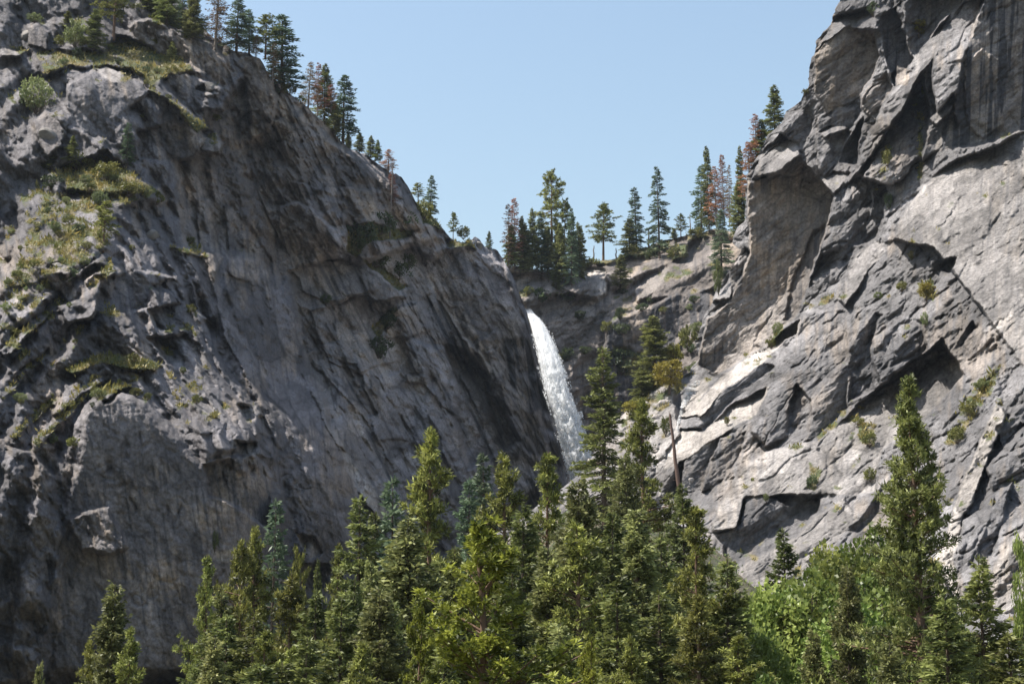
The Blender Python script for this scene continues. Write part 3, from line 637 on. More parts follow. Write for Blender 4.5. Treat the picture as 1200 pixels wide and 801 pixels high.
# ------------------------------------------------------------------ plant materials
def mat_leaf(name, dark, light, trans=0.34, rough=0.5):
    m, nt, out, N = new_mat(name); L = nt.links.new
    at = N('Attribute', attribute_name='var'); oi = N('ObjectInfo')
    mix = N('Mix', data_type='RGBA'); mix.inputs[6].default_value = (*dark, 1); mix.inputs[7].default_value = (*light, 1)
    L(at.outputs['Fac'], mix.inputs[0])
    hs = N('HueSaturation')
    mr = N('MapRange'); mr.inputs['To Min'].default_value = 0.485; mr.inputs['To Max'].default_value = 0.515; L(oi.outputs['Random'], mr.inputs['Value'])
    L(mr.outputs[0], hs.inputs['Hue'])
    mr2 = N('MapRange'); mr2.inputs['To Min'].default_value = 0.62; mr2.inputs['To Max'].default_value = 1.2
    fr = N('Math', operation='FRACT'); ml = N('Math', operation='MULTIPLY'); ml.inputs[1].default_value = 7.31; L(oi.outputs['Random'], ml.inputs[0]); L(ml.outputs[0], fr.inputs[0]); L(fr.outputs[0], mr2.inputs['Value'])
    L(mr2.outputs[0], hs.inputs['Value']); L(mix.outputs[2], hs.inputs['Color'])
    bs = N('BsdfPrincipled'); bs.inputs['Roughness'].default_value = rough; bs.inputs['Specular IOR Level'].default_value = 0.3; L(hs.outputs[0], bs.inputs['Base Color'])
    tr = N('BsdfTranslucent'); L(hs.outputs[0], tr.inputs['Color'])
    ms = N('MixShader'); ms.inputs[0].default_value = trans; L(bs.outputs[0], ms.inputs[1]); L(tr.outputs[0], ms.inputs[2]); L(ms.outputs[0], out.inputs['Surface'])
    return m

def mat_bark(name, a, b, scale=3.0):
    m, nt, out, N = new_mat(name); L = nt.links.new
    tc = N('TexCoord'); mp = N('Mapping'); mp.inputs['Scale'].default_value = (scale, scale, scale * 0.25); L(tc.outputs['Object'], mp.inputs[0])
    n = N('TexNoise'); n.inputs['Scale'].default_value = 2.0; n.inputs['Detail'].default_value = 5; L(mp.outputs[0], n.inputs['Vector'])
    mix = N('Mix', data_type='RGBA'); mix.inputs[6].default_value = (*a, 1); mix.inputs[7].default_value = (*b, 1); L(n.outputs['Fac'], mix.inputs[0])
    bs = N('BsdfPrincipled'); bs.inputs['Roughness'].default_value = 0.9; L(mix.outputs[2], bs.inputs['Base Color'])
    bp = N('Bump'); bp.inputs['Distance'].default_value = 0.05; L(n.outputs['Fac'], bp.inputs['Height']); L(bp.outputs[0], bs.inputs['Normal'])
    L(bs.outputs[0], out.inputs['Surface']); return m

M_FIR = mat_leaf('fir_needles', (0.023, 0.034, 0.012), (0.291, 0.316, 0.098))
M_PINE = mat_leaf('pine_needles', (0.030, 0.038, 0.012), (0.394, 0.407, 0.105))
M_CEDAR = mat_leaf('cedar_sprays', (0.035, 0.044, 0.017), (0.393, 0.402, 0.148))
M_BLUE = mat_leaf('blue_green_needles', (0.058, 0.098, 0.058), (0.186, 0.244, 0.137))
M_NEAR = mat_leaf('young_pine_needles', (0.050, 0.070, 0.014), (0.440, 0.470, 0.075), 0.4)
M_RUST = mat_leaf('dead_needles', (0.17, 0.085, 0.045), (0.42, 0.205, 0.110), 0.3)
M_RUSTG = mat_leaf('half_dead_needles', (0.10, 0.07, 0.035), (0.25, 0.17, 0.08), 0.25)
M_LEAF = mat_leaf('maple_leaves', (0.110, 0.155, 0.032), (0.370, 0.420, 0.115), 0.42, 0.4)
M_BUSH = mat_leaf('brush_leaves', (0.090, 0.100, 0.025), (0.240, 0.230, 0.060), 0.35)
M_SAGE = mat_leaf('sage_leaves', (0.11, 0.14, 0.05), (0.26, 0.30, 0.12), 0.4)
M_RBARK = mat_bark('peeling_bark', (0.05, 0.032, 0.026), (0.17, 0.105, 0.08))
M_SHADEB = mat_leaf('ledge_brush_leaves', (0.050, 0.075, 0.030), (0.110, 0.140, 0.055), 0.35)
M_GOLD = mat_leaf('golden_oak_leaves', (0.16, 0.15, 0.025), (0.34, 0.29, 0.06), 0.4)
M_BARK = mat_bark('conifer_bark', (0.045, 0.032, 0.024), (0.13, 0.09, 0.065))
M_PBARK = mat_bark('pine_bark', (0.07, 0.042, 0.028), (0.19, 0.115, 0.075))
M_SNAG = mat_bark('weathered_wood', (0.10, 0.085, 0.075), (0.24, 0.20, 0.17))

# ------------------------------------------------------------------ plant builders
def tube(pts, radii, n=6):
    pts = np.array(pts, float); k = len(pts)
    ang = np.arange(n) / n * 2 * np.pi
    d = np.gradient(pts, axis=0); d /= np.linalg.norm(d, axis=1)[:, None] + 1e-9
    ref = np.where(np.abs(d[:, 2:3]) > 0.9, np.array([[1.0, 0, 0]]), np.array([[0, 0, 1.0]]))
    a = np.cross(d, ref); a /= np.linalg.norm(a, axis=1)[:, None] + 1e-9; b = np.cross(d, a)
    r = np.array(radii)[:, None, None]
    V = pts[:, None] + r * (a[:, None] * np.cos(ang)[None, :, None] + b[:, None] * np.sin(ang)[None, :, None])
    i = np.arange(k * n).reshape(k, n)
    F = np.stack([i[:-1], np.roll(i[:-1], -1, 1), np.roll(i[1:], -1, 1), i[1:]], -1).reshape(-1, 4)
    return V.reshape(-1, 3), F

class Wood:
    def __init__(s): s.V = []; s.F = []; s.n = 0
    def add(s, pts, radii, n=6):
        V, F = tube(pts, radii, n); s.V.append(V); s.F.append(F + s.n); s.n += len(V)
    def mesh(s, name, mat):
        me = mesh_from(name, np.concatenate(s.V), np.concatenate(s.F), smooth_shade=True); me.materials.append(mat); return me

class Leaves:
    def __init__(s): s.p = []; s.a = []; s.l = []; s.w = []; s.v = []
    def add(s, p, a, l, w, v):
        s.p.append(np.atleast_2d(p)); s.a.append(np.atleast_2d(a)); n = len(s.p[-1])
        s.l.append(np.broadcast_to(l, n)); s.w.append(np.broadcast_to(w, n)); s.v.append(np.broadcast_to(v, n))
    def mesh(s, name, mat, rng, face=None, spread=1.0):
        p = np.concatenate(s.p); a = np.concatenate(s.a); l = np.concatenate(s.l)[:, None]; w = np.concatenate(s.w)[:, None]; v = np.concatenate(s.v)
        a = a / (np.linalg.norm(a, axis=1)[:, None] + 1e-9)
        b = np.cross(a, rng.normal(size=a.shape) * spread + (0 if face is None else np.array(face))); b /= np.linalg.norm(b, axis=1)[:, None] + 1e-9
        m = p + a * l * 0.45
        V = np.stack([p, m + b * w * 0.5, p + a * l, m - b * w * 0.5], 1).reshape(-1, 3)
        F = np.arange(len(V)).reshape(-1, 4)
        me = mesh_from(name, V, F, face_attrs={'var': np.clip(v, 0, 1)}); me.materials.append(mat); return me

def conifer(seed, H=30.0, R=4.2, cb=0.1, p=0.9, el_top=40, el_bot=-12, droop=0.15, step=0.75, nb=5, gap=0.15, style='fir', leaf=(0.75, 0.26), dens=1.0, mat=None, bark=None, trunk_r=0.42, clump=0.35, lean=0.0, top_flat=0.0):
    rng = np.random.default_rng(seed)
    W = Wood(); Lf = Leaves()
    zs = np.linspace(0, H, 12); sw = np.cumsum(rng.normal(0, 0.06, (12, 2)), 0) * (zs / H)[:, None]; sw[:, 0] += lean * (zs / H) ** 2 * H
    W.add(np.column_stack([sw, zs]), trunk_r * (1 - zs / H) ** 0.8 + 0.03, 8)
    def axis(z): return np.array([np.interp(z, zs, sw[:, 0]), np.interp(z, zs, sw[:, 1])])
    z = H * cb; nw = 0
    # big-scale unevenness: some sectors and heights carry shorter boughs
    ph = rng.uniform(0, 6.28, 6)
    while z < H * 0.985:
        t = (z - H * cb) / (H * (1 - cb))
        prof = 1.38 * R * ((1 - t) ** p * (1 - top_flat) + top_flat * math.sqrt(max(0, 1 - t ** 3))) * min(1.0, 0.55 + 3.2 * t) + 0.12
        for k in range(nb if t < 0.9 else 4):
            if rng.random() < gap: continue
            az = rng.uniform(0, 6.283)
            un = 1 + clump * (0.6 * math.sin(az * 2 + ph[0] + z * 0.5) + 0.6 * math.sin(z * 1.1 + ph[1] + az) + 0.5 * math.sin(z * 2.3 + ph[2] - az * 3))
            Lb = prof * max(0.2, un) * rng.uniform(0.7, 1.12)
            el = math.radians(el_bot + (el_top - el_bot) * t ** 1.3 + rng.normal(0, 7))
            zb = z + rng.uniform(-0.5, 0.5) * step
            o = np.array([*axis(zb), zb]); hd = np.array([math.cos(az), math.sin(az), 0]); sd = np.array([-math.sin(az), math.cos(az), 0])
            ss = np.linspace(0, 1, 5)
            def bp(s_): return o + hd * (Lb * s_ * math.cos(el))[..., None] + np.array([0, 0, 1.0]) * (Lb * (s_ * math.sin(el) - droop * s_ ** 2 + 0.7 * droop * s_ ** 4))[..., None]
            if Lb > 0.9: W.add(bp(ss), 0.018 * Lb * (1 - 0.85 * ss) + 0.012, 4)
            if style == 'fir':
                m = max(2, int(Lb * 2.6 * dens))
                s_ = np.linspace(0.22, 1, m) + rng.normal(0, 0.03, m)
                P = bp(s_); base_v = rng.uniform(0.0, 0.65)
                for side in (-1, 1):
                    tl = (0.40 * Lb * (1.02 - s_) + 0.28) * rng.uniform(0.7, 1.2, m)
                    q = 3
                    for j in range(q):
                        f_ = (j + rng.uniform(0, 0.8, m)) / q
                        dirv = hd * 0.75 + side * sd * 0.8 + rng.normal(0, 0.28, (m, 3)) + np.array([0, 0, -0.10])
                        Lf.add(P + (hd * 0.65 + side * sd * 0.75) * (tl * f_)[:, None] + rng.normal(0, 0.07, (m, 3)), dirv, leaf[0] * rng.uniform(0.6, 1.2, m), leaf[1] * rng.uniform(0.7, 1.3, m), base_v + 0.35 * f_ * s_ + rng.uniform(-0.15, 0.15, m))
                Lf.add(P, hd + rng.normal(0, 0.3, (m, 3)) + np.array([0, 0, 0.25]), leaf[0], leaf[1], base_v + 0.3)
            else:
                nt_ = max(2, int(Lb * 2.1 * dens))
                for c in range(nt_):
                    f_ = 0.34 + 0.68 * (c + rng.random()) / nt_
                    ctr = bp(np.array([f_]))[0] + sd * rng.normal(0, 0.30) * Lb * (1.2 - f_) + np.array([0, 0, rng.normal(0.12, 0.12)])
                    m = int(rng.integers(15, 24)); v0 = rng.uniform(0.0, 0.75)
                    dv = rng.normal(0, 1, (m, 3)); dv /= np.linalg.norm(dv, axis=1)[:, None]; dv = dv + hd * 0.5 + np.array([0, 0, 0.45])
                    rr = leaf[0] * rng.uniform(0.75, 1.15)
                    Lf.add(ctr + rng.normal(0, 0.22 * leaf[0], (m, 3)), dv, rr * rng.uniform(0.8, 1.15, m), leaf[1] * rng.uniform(0.7, 1.2, m), v0 + rng.uniform(-0.2, 0.3, m))
        z += step * (1.0 - 0.45 * t) * rng.uniform(0.75, 1.3)
    Lf.add(np.array([[*axis(H), H - 0.8]] * 6), rng.normal(0, 0.35, (6, 3)) + np.array([0, 0, 1.0]), leaf[0] * 1.3, leaf[1], 0.5)
    return dict(trunk=W.mesh('conifer_trunk', bark or M_BARK), crown=Lf.mesh('conifer_crown', mat or M_FIR, rng), H=H, R=R)

def snag(seed, H=20.0, r=0.45, stubs=10, mat=None):
    rng = np.random.default_rng(seed); W = Wood()
    zs = np.linspace(0, H, 10); sw = np.cumsum(rng.normal(0, 0.1, (10, 2)), 0)
    W.add(np.column_stack([sw, zs]), r * (1 - 0.55 * zs / H), 8)
    for i in range(stubs):
        z = rng.uniform(0.25, 0.97) * H; az = rng.uniform(0, 6.28); L = rng.uniform(0.4, 1.8)
        o = np.array([np.interp(z, zs, sw[:, 0]), np.interp(z, zs, sw[:, 1]), z]); d = np.array([math.cos(az), math.sin(az), rng.uniform(-0.3, 0.4)])
        W.add([o, o + d * L * 0.6, o + d * L], [0.07, 0.05, 0.02], 5)
    # splintered top
    for i in range(4):
        o = np.array([*sw[-1], H]) + np.array([rng.normal(0, r * 0.2), rng.normal(0, r * 0.2), -0.3]); W.add([o, o + np.array([rng.normal(0, .1), rng.normal(0, .1), rng.uniform(0.5, 1.4)])], [r * 0.25, 0.02], 5)
    return dict(trunk=W.mesh('snag_trunk', mat or M_SNAG), crown=None, H=H, R=1.5)

def broadleaf(seed, H=11.0, R=4.5, mat=None, leaf=(0.42, 0.34), nclump=60, per=90, stem=True, flat=0.8):
    rng = np.random.default_rng(seed); W = Wood(); Lf = Leaves()
    nl = 7
    if stem:
        W.add([[0, 0, 0], [0.1, 0, H * 0.2], [0.05, 0.1, H * 0.42]], [0.28, 0.22, 0.17], 8)
    cs = []
    for i in range(nclump):
        u = rng.normal(size=3); u /= np.linalg.norm(u); r = rng.uniform(0.35, 1.0) ** 0.5
        c = np.array([u[0] * R * r, u[1] * R * r, H * 0.60 + u[2] * H * 0.42 * r * flat])
        if c[2] < H * 0.12: c[2] = H * 0.12 + rng.uniform(0, 1)
        cs.append(c)
    cs = np.array(cs)
    root = np.array([0.05, 0.1, H * 0.40]) if stem else np.array([0, 0, 0.1])
    for c in cs[:: max(1, nclump // 22)]:
        mid = (root + c) / 2 + np.array([0, 0, -0.06 * H * rng.random()]); W.add([root * (1 - 0.2 * rng.random()), mid, c], [0.11 * H / 11, 0.06 * H / 11, 0.02], 5)
    for c in cs:
        rc = rng.uniform(0.14, 0.30) * R; m = int(per * rng.uniform(0.6, 1.3)); u = rng.normal(size=(m, 3)); u /= np.linalg.norm(u, axis=1)[:, None]
        v0 = rng.uniform(0.0, 0.8)
        Lf.add(c + u * rc * rng.uniform(0.45, 1.05, (m, 1)) * np.array([1.15, 1.15, 0.75]), u * 0.5 + rng.normal(0, 0.7, (m, 3)), leaf[0] * rng.uniform(0.6, 1.2, m), leaf[1] * rng.uniform(0.6, 1.2, m), v0 + rng.uniform(-0.2, 0.3, m))
    return dict(trunk=W.mesh('broadleaf_trunk', M_BARK), crown=Lf.mesh('broadleaf_crown', mat or M_LEAF, rng), H=H, R=R)

KIND = {}
def kinds():
    K = KIND
    for i in range(3):
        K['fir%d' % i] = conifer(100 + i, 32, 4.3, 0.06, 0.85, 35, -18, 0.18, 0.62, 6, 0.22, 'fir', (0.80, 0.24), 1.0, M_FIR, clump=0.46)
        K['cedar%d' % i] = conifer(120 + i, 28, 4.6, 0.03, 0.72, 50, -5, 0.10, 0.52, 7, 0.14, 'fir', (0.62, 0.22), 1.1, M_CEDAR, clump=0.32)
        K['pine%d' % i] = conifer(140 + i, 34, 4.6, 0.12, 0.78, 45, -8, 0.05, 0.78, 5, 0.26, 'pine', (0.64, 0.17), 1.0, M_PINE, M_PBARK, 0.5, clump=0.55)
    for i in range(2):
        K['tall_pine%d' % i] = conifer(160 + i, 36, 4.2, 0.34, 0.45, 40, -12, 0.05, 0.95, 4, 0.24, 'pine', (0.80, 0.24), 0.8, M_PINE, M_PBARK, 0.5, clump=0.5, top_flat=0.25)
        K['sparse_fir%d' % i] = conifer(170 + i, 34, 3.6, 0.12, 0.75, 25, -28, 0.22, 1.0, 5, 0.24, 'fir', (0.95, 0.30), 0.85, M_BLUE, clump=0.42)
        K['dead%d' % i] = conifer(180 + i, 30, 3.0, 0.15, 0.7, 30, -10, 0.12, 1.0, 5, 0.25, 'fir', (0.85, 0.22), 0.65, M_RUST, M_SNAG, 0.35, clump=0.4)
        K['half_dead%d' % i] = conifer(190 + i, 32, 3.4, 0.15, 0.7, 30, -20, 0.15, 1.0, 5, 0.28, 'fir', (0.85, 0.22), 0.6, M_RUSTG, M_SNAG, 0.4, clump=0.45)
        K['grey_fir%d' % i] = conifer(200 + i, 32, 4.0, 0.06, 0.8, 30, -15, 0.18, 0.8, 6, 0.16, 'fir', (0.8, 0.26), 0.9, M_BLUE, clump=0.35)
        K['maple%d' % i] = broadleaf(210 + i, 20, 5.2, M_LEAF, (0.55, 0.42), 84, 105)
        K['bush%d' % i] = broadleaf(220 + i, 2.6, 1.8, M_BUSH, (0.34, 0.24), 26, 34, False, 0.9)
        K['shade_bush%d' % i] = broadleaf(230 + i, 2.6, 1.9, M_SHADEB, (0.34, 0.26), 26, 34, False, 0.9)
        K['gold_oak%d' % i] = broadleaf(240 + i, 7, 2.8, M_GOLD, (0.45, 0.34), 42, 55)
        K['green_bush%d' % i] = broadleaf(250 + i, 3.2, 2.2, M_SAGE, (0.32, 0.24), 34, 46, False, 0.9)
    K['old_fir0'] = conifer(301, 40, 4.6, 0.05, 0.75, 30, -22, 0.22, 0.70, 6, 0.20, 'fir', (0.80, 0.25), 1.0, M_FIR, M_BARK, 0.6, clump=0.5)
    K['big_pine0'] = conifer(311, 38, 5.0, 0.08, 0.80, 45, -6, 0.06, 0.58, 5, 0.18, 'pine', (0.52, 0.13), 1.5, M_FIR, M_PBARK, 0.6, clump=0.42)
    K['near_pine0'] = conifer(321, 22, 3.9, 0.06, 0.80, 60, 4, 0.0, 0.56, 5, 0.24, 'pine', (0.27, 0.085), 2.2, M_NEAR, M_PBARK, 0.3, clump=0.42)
    K['snag_bark'] = snag(335, 26, 0.75, 14, M_RBARK); K['snag0'] = snag(331); K['snag1'] = snag(332, 24, 0.4, 16)
kinds()
# ------------------------------------------------------------------ ground
def ground_z(x, y):
    x = np.asarray(x, float); y = np.asarray(y, float)
    mid = np.interp(y, [-100, 0, 30, 70, 130, 200, 300, 420, 520, 700, 1500], [2, 0, -6, -15, -18, -12, 12, 36, 58, 70, 80])
    lft = np.interp(y, [-100, 0, 30, 70, 130, 200, 300, 450, 700, 1500], [2, 0, -6, -15, -19, -20, -26, -33, -20, 30])
    rgt = np.interp(y, [-100, 0, 30, 70, 130, 200, 260, 330, 450, 700, 1500], [2, 0, -4, -12, -14, -10, -5, 2, 14, 40, 60])
    f = smooth(0, 1, (x + 0.10 * y + 10) / (0.13 * y + 20)); g = smooth(0, 1, (x - 0.06 * y) / (0.12 * y + 20))
    z = lft * (1 - f) + mid * f; z = z * (1 - g) + rgt * g
    return z + 1.2 * fbm(x / 30, y / 30, 3, 300) * np.clip(y / 60, 0, 1)

def build_ground():
    ys = np.concatenate([np.arange(-120, 0, 12), np.arange(0, 560, 3.0), np.arange(560, 1400, 40), np.array([2500, 5000, 9000])])
    xs = np.concatenate([np.array([-6000, -3000, -1200]), np.arange(-600, -200, 40), np.arange(-200, 220, 3.0), np.arange(220, 620, 40), np.array([1200, 3000, 6000])])
    X, Y = np.meshgrid(xs, ys); Z = ground_z(X, Y)
    Z = Z + 0.8 * fbm(X / 6, Y / 6, 3, 301)
    me = mesh_from('ground', np.stack([X, Y, Z], -1), grid_faces(len(ys), len(xs)), smooth_shade=True)
    m, nt, out, N = new_mat('forest_floor'); L = nt.links.new
    tc = N('TexCoord'); n = N('TexNoise'); n.inputs['Scale'].default_value = 0.25; n.inputs['Detail'].default_value = 8; L(tc.outputs['Object'], n.inputs['Vector'])
    cr = N('ValToRGB'); e = cr.color_ramp.elements; e[0].position = 0.35; e[0].color = (0.03, 0.038, 0.015, 1); e[1].position = 0.65; e[1].color = (0.10, 0.08, 0.05, 1)
    L(n.outputs['Fac'], cr.inputs[0]); bs = N('BsdfPrincipled'); bs.inputs['Roughness'].default_value = 0.95; L(cr.outputs[0], bs.inputs['Base Color'])
    bp = N('Bump'); bp.inputs['Distance'].default_value = 0.5; L(n.outputs['Fac'], bp.inputs['Height']); L(bp.outputs[0], bs.inputs['Normal']); L(bs.outputs[0], out.inputs['Surface'])
    tag(link('ground', me, m), 'forest floor under the conifers at the foot of the cliffs', None, None, 'structure')
build_ground()

# ------------------------------------------------------------------ placing plants
USED = {}
def put(kind, loc, H, R, name, label, cat, group=None, rz=None, tilt=(0, 0)):
    k = KIND[kind]
    r = bpy.data.objects.new(name, None); COL.objects.link(r); r.empty_display_size = 1.0
    r.location = loc; r.scale = (R / k['R'], R / k['R'], H / k['H'])
    r.rotation_euler = (tilt[0], tilt[1], random.uniform(0, 6.283) if rz is None else rz)
    tag(r, label, cat, group)
    if kind not in USED:
        t = link('trunk', k['trunk'], None, r); c = link('crown', k['crown'], None, r) if k['crown'] else None
        USED[kind] = (t, c)
    else:
        for src in USED[kind]:
            if src is None: continue
            d = src.copy(); COL.objects.link(d); d.parent = r
    return r

def on_cliff(which, x, top, base, w, kind, name, label, cat='tree', group=None, sink=0.6, ahead=0.0):
    q = cliff_point(which, x, base)
    d = (np.linalg.norm(q - EYE)) / np.linalg.norm(ray(x, base)) + ahead
    b = pt(x, base, d); H = (base - top) / FOC * d / CP ; R = 0.46 * w / FOC * d
    b[2] -= sink
    return put(kind, b, H + sink, R, name, label, cat, group, tilt=(random.uniform(-0.02, 0.02), random.uniform(-0.02, 0.02)))

def in_forest(x, top, d, w, kind, name, label, cat='tree', group=None, tilt=(0, 0)):
    t = pt(x, top, d); gz = float(ground_z(t[0], t[1]))
    return put(kind, (t[0], t[1], gz - 0.3), t[2] - gz + 0.3, 0.60 * w / FOC * d, name, label, cat, group, tilt=tilt)

G_RIM = 'conifers along the rim of the left cliff'; G_HEAD = 'conifers on the head wall beside the waterfall'; G_SHO = 'conifers on the shoulder against the right cliff'
G_FOR = 'conifers of the forest at the foot of the falls'; G_BR = 'broadleaf trees below the right cliff'; G_DEAD = 'dead conifers on the skyline'
# x, top, base, width, kind, label
RIM = [
 (109, 8, 58, 25, 'fir0', 'short dense dark fir beside the pale green bush on the upper left slope'),
 (79, 12, 36, 15, 'fir1', 'small dark fir among boulders just left of the pale green bush, upper left slope'),
 (133, -38, 46, 34, 'tall_pine0', 'pine with bare lower trunk standing at the top of the grass ramp'),
 (156, 31, 50, 13, 'cedar0', 'small bushy conifer on the grass ramp right of the bare trunked pine'),
 (201, 47, 70, 12, 'cedar1', 'small pale conifer at the lower end of the grass ramp below the crest'),
 (174, -42, 14, 30, 'fir2', 'leftmost conifer of the clump cut off by the top edge of the photo'),
 (195, -30, 30, 30, 'fir0', 'bushy fir in the clump cut off by the top edge, above the blocky crest'),
 (214, -26, 35, 16, 'sparse_fir0', 'thin conifer squeezed between two bushy firs on the crest'),
 (226, -8, 45, 30, 'cedar2', 'olive green bushy conifer at the edge of the sky on the left crest'),
 (252, -36, 57, 32, 'half_dead0', 'tall half dead conifer with brown needles on its left side, left crest'),
 (277, -6, 60, 30, 'sparse_fir1', 'dark green conifer right of the half dead brown one on the crest'),
 (292, 9, 62, 22, 'sparse_fir0', 'slim dark conifer with open boughs in front of open sky on the crest'),
 (311, 15, 68, 24, 'tall_pine1', 'pine with rounded top standing behind the tallest fir of the crest'),
 (330, 14, 108, 46, 'sparse_fir0', 'tallest dark fir at the corner of the crest, boughs sweeping to the right'),
 (319, 48, 96, 18, 'half_dead1', 'short brownish conifer in front of the tallest fir at the crest corner'),
 (329, 80, 108, 14, 'cedar1', 'small yellow green sapling at the foot of the tallest crest fir'),
 (300, 40, 66, 12, 'half_dead0', 'little tan conifer on the crest between taller dark ones'),
 (361, 70, 128, 20, 'half_dead0', 'olive spire topped conifer left of the rust red dead tree'),
 (372, 71, 134, 15, 'dead0', 'rust red dead conifer between two green ones on the sloping crest'),
 (380, 72, 145, 26, 'fir1', 'dark green conifer directly right of the rust red dead tree'),
 (388, 98, 130, 14, 'dead1', 'faint pinkish dead conifer left of the isolated tall fir'),
 (402, 85, 166, 34, 'sparse_fir1', 'tall fir standing clear at the right end of the crest group, ragged boughs'),
 (392, 118, 153, 18, 'cedar0', 'small olive conifer at the foot of the tall ragged fir'),
 (408, 155, 172, 10, 'cedar1', 'tiny yellow green sapling at the base of the tall ragged fir'),
 (421, 155, 177, 14, 'fir0', 'first of the small dark firs down the crest, left of the twin firs'),
 (434, 158, 184, 13, 'fir1', 'taller of the small twin firs on the sloping crest'),
 (443, 163, 187, 11, 'fir2', 'shorter of the small twin firs on the sloping crest'),
 (455, 174, 203, 16, 'dead0', 'small pinkish dead conifer on the crest just above the rounded knob'),
 (490, 214, 236, 12, 'tall_pine1', 'small round topped pine on the notch right of the rounded knob'),
 (504, 204, 256, 17, 'sparse_fir1', 'slim dark conifer standing in the notch of the left skyline'),
 (531, 249, 281, 10, 'tall_pine0', 'small open conifer on the last flat of the left rim'),
 (573, 270, 292, 9, 'fir0', 'little dark conifer alone near the left end of the head wall clump'),
]
for x, t, b, w, k, lab in RIM: on_cliff('left', x, t, b, w, k, 'dead_conifer' if 'dead' in k and 'half' not in k else 'conifer_tree', lab, 'tree', G_RIM)
on_cliff('left', 457, 192, 276, 10, 'snag1', 'dead_conifer', 'tall bare pinkish trunk rising from the shaded ledge against the knob', 'tree', G_RIM, ahead=-4)
on_cliff('left', 459, 200, 240, 13, 'dead1', 'dead_conifer', 'sparse rusty dead conifer beside the bare trunk on the shaded ledge', 'tree', G_RIM, ahead=-3)
on_cliff('left', 148, 143, 196, 17, 'sparse_fir0', 'conifer_tree', 'slender dark fir standing before the shaded blocky face, upper left', 'tree', G_RIM)
on_cliff('left', 57, 166, 200, 16, 'fir1', 'conifer_tree', 'short dark fir beside the tan boulder at the far left', 'tree', G_RIM)
on_cliff('left', 84, 158, 188, 14, 'fir2', 'conifer_tree', 'small dark fir on the shelf right of the tan boulder', 'tree', G_RIM)
on_cliff('left', 121, 236, 294, 22, 'tall_pine0', 'conifer_tree', 'lone dark open conifer at the lower edge of the sunlit grass slope', 'tree', G_RIM)
on_cliff('left', 251, 621, 646, 11, 'green_bush0', 'bush', 'single bright green bush clinging to the dark lower left face', 'bush', None)

HEAD = [
 (596, 238, 312, 16, 'half_dead1', 'brownish half dead conifer at the left end of the head wall clump'),
 (603, 231, 314, 18, 'dead1', 'reddish dead conifer with a thin bare tip beside the fall notch'),
 (613, 252, 316, 17, 'cedar0', 'olive conifer just right of the reddish dead one in the clump'),
 (624, 242, 314, 16, 'fir0', 'pointed dark fir left of the tall pine in the clump'),
 (635, 248, 320, 16, 'grey_fir0', 'greyish fir under the left boughs of the tall pine'),
 (647, 199, 305, 30, 'tall_pine0', 'tallest pine of the head wall clump with layered flat boughs'),
 (641, 264, 322, 18, 'cedar1', 'bushy olive fir at the front of the clump below the tall pine'),
 (656, 260, 330, 20, 'cedar2', 'front fir right of centre in the clump, reaching down to the rocks'),
 (661, 232, 318, 16, 'tall_pine1', 'pine tucked behind the right side of the tallest one'),
 (670, 242, 334, 19, 'grey_fir1', 'tall grey green fir on the right of the clump'),
 (679, 259, 326, 18, 'fir1', 'rightmost fir of the clump leaning its boughs to the open sky'),
 (652, 310, 345, 14, 'fir2', 'small fir lowest on the rocks below the clump'),
 (707, 238, 304, 27, 'tall_pine1', 'open pine alone in the gap right of the clump'),
 (727, 297, 336, 21, 'cedar0', 'bright yellow green young conifer on the pale gully'),
 (738, 255, 294, 22, 'fir0', 'squat dense fir hugging the left of the taller open one'),
 (746, 218, 292, 22, 'sparse_fir0', 'open topped fir left of the tallest fir on the dome'),
 (773, 193, 302, 25, 'sparse_fir1', 'tallest fir on the dome with a bare trunk foot'),
 (790, 267, 279, 8, 'cedar1', 'tiny rounded conifer on the dome'),
 (798, 251, 278, 12, 'tall_pine1', 'small open pine right of the tallest fir on the dome'),
]
for x, t, b, w, k, lab in HEAD: on_cliff('back', x, t, b, w, k, 'dead_conifer' if k.startswith('dead') else 'conifer_tree', lab, 'tree', G_HEAD)
SHO = [
 (822, 192, 274, 22, 'sparse_fir1', 'dark leaning fir at the left of the shoulder group'),
 (831, 168, 268, 20, 'fir1', 'dark tall fir second from the left of the shoulder group'),
 (840, 194, 266, 20, 'dead0', 'orange red dead conifer in the middle of the shoulder group'),
 (849, 179, 264, 16, 'dead1', 'taller reddish dead conifer with bare lower trunk on the shoulder'),
 (855, 192, 262, 11, 'half_dead1', 'thin brown dying conifer right of the bare trunked red one'),
 (846, 244, 322, 24, 'grey_fir0', 'green fir in front of the shoulder group, rooted below the rim'),
]
for x, t, b, w, k, lab in SHO: on_cliff('back', x, t, b, w, k, 'dead_conifer' if k.startswith('dead') else 'conifer_tree', lab, 'tree', G_SHO)
SHR = [
 (866, 212, 268, 22, 'cedar1', 'broad green fir against the lit lip of the right cliff', 40),
 (869, 168, 240, 14, 'fir0', 'slim dark fir behind the red dead trees by the right cliff', 46),
 (879, 168, 232, 22, 'dead1', 'rust coloured dead conifer close to the right cliff edge', 40),
 (887, 131, 200, 18, 'dead0', 'pinkish red dead conifer high beside the right cliff edge', 52),
 (893, 138, 186, 22, 'fir2', 'green conifer between the pinkish dead one and the topmost fir', 50),
 (909, 97, 166, 27, 'fir1', 'topmost full fir at the edge of the right cliff', 44),
]
for x, t, b, w, k, lab, ah in SHR:
    q = cliff_point('right', x + 6, b); d = float(np.linalg.norm(q - EYE) / np.linalg.norm(ray(x + 6, b))) + ah
    bb = pt(x, b + 8, d); put(k, bb, (b + 8 - t) / FOC * d / CP, 0.5 * w / FOC * d, 'dead_conifer' if k.startswith('dead') else 'conifer_tree', lab, 'tree', G_SHO)
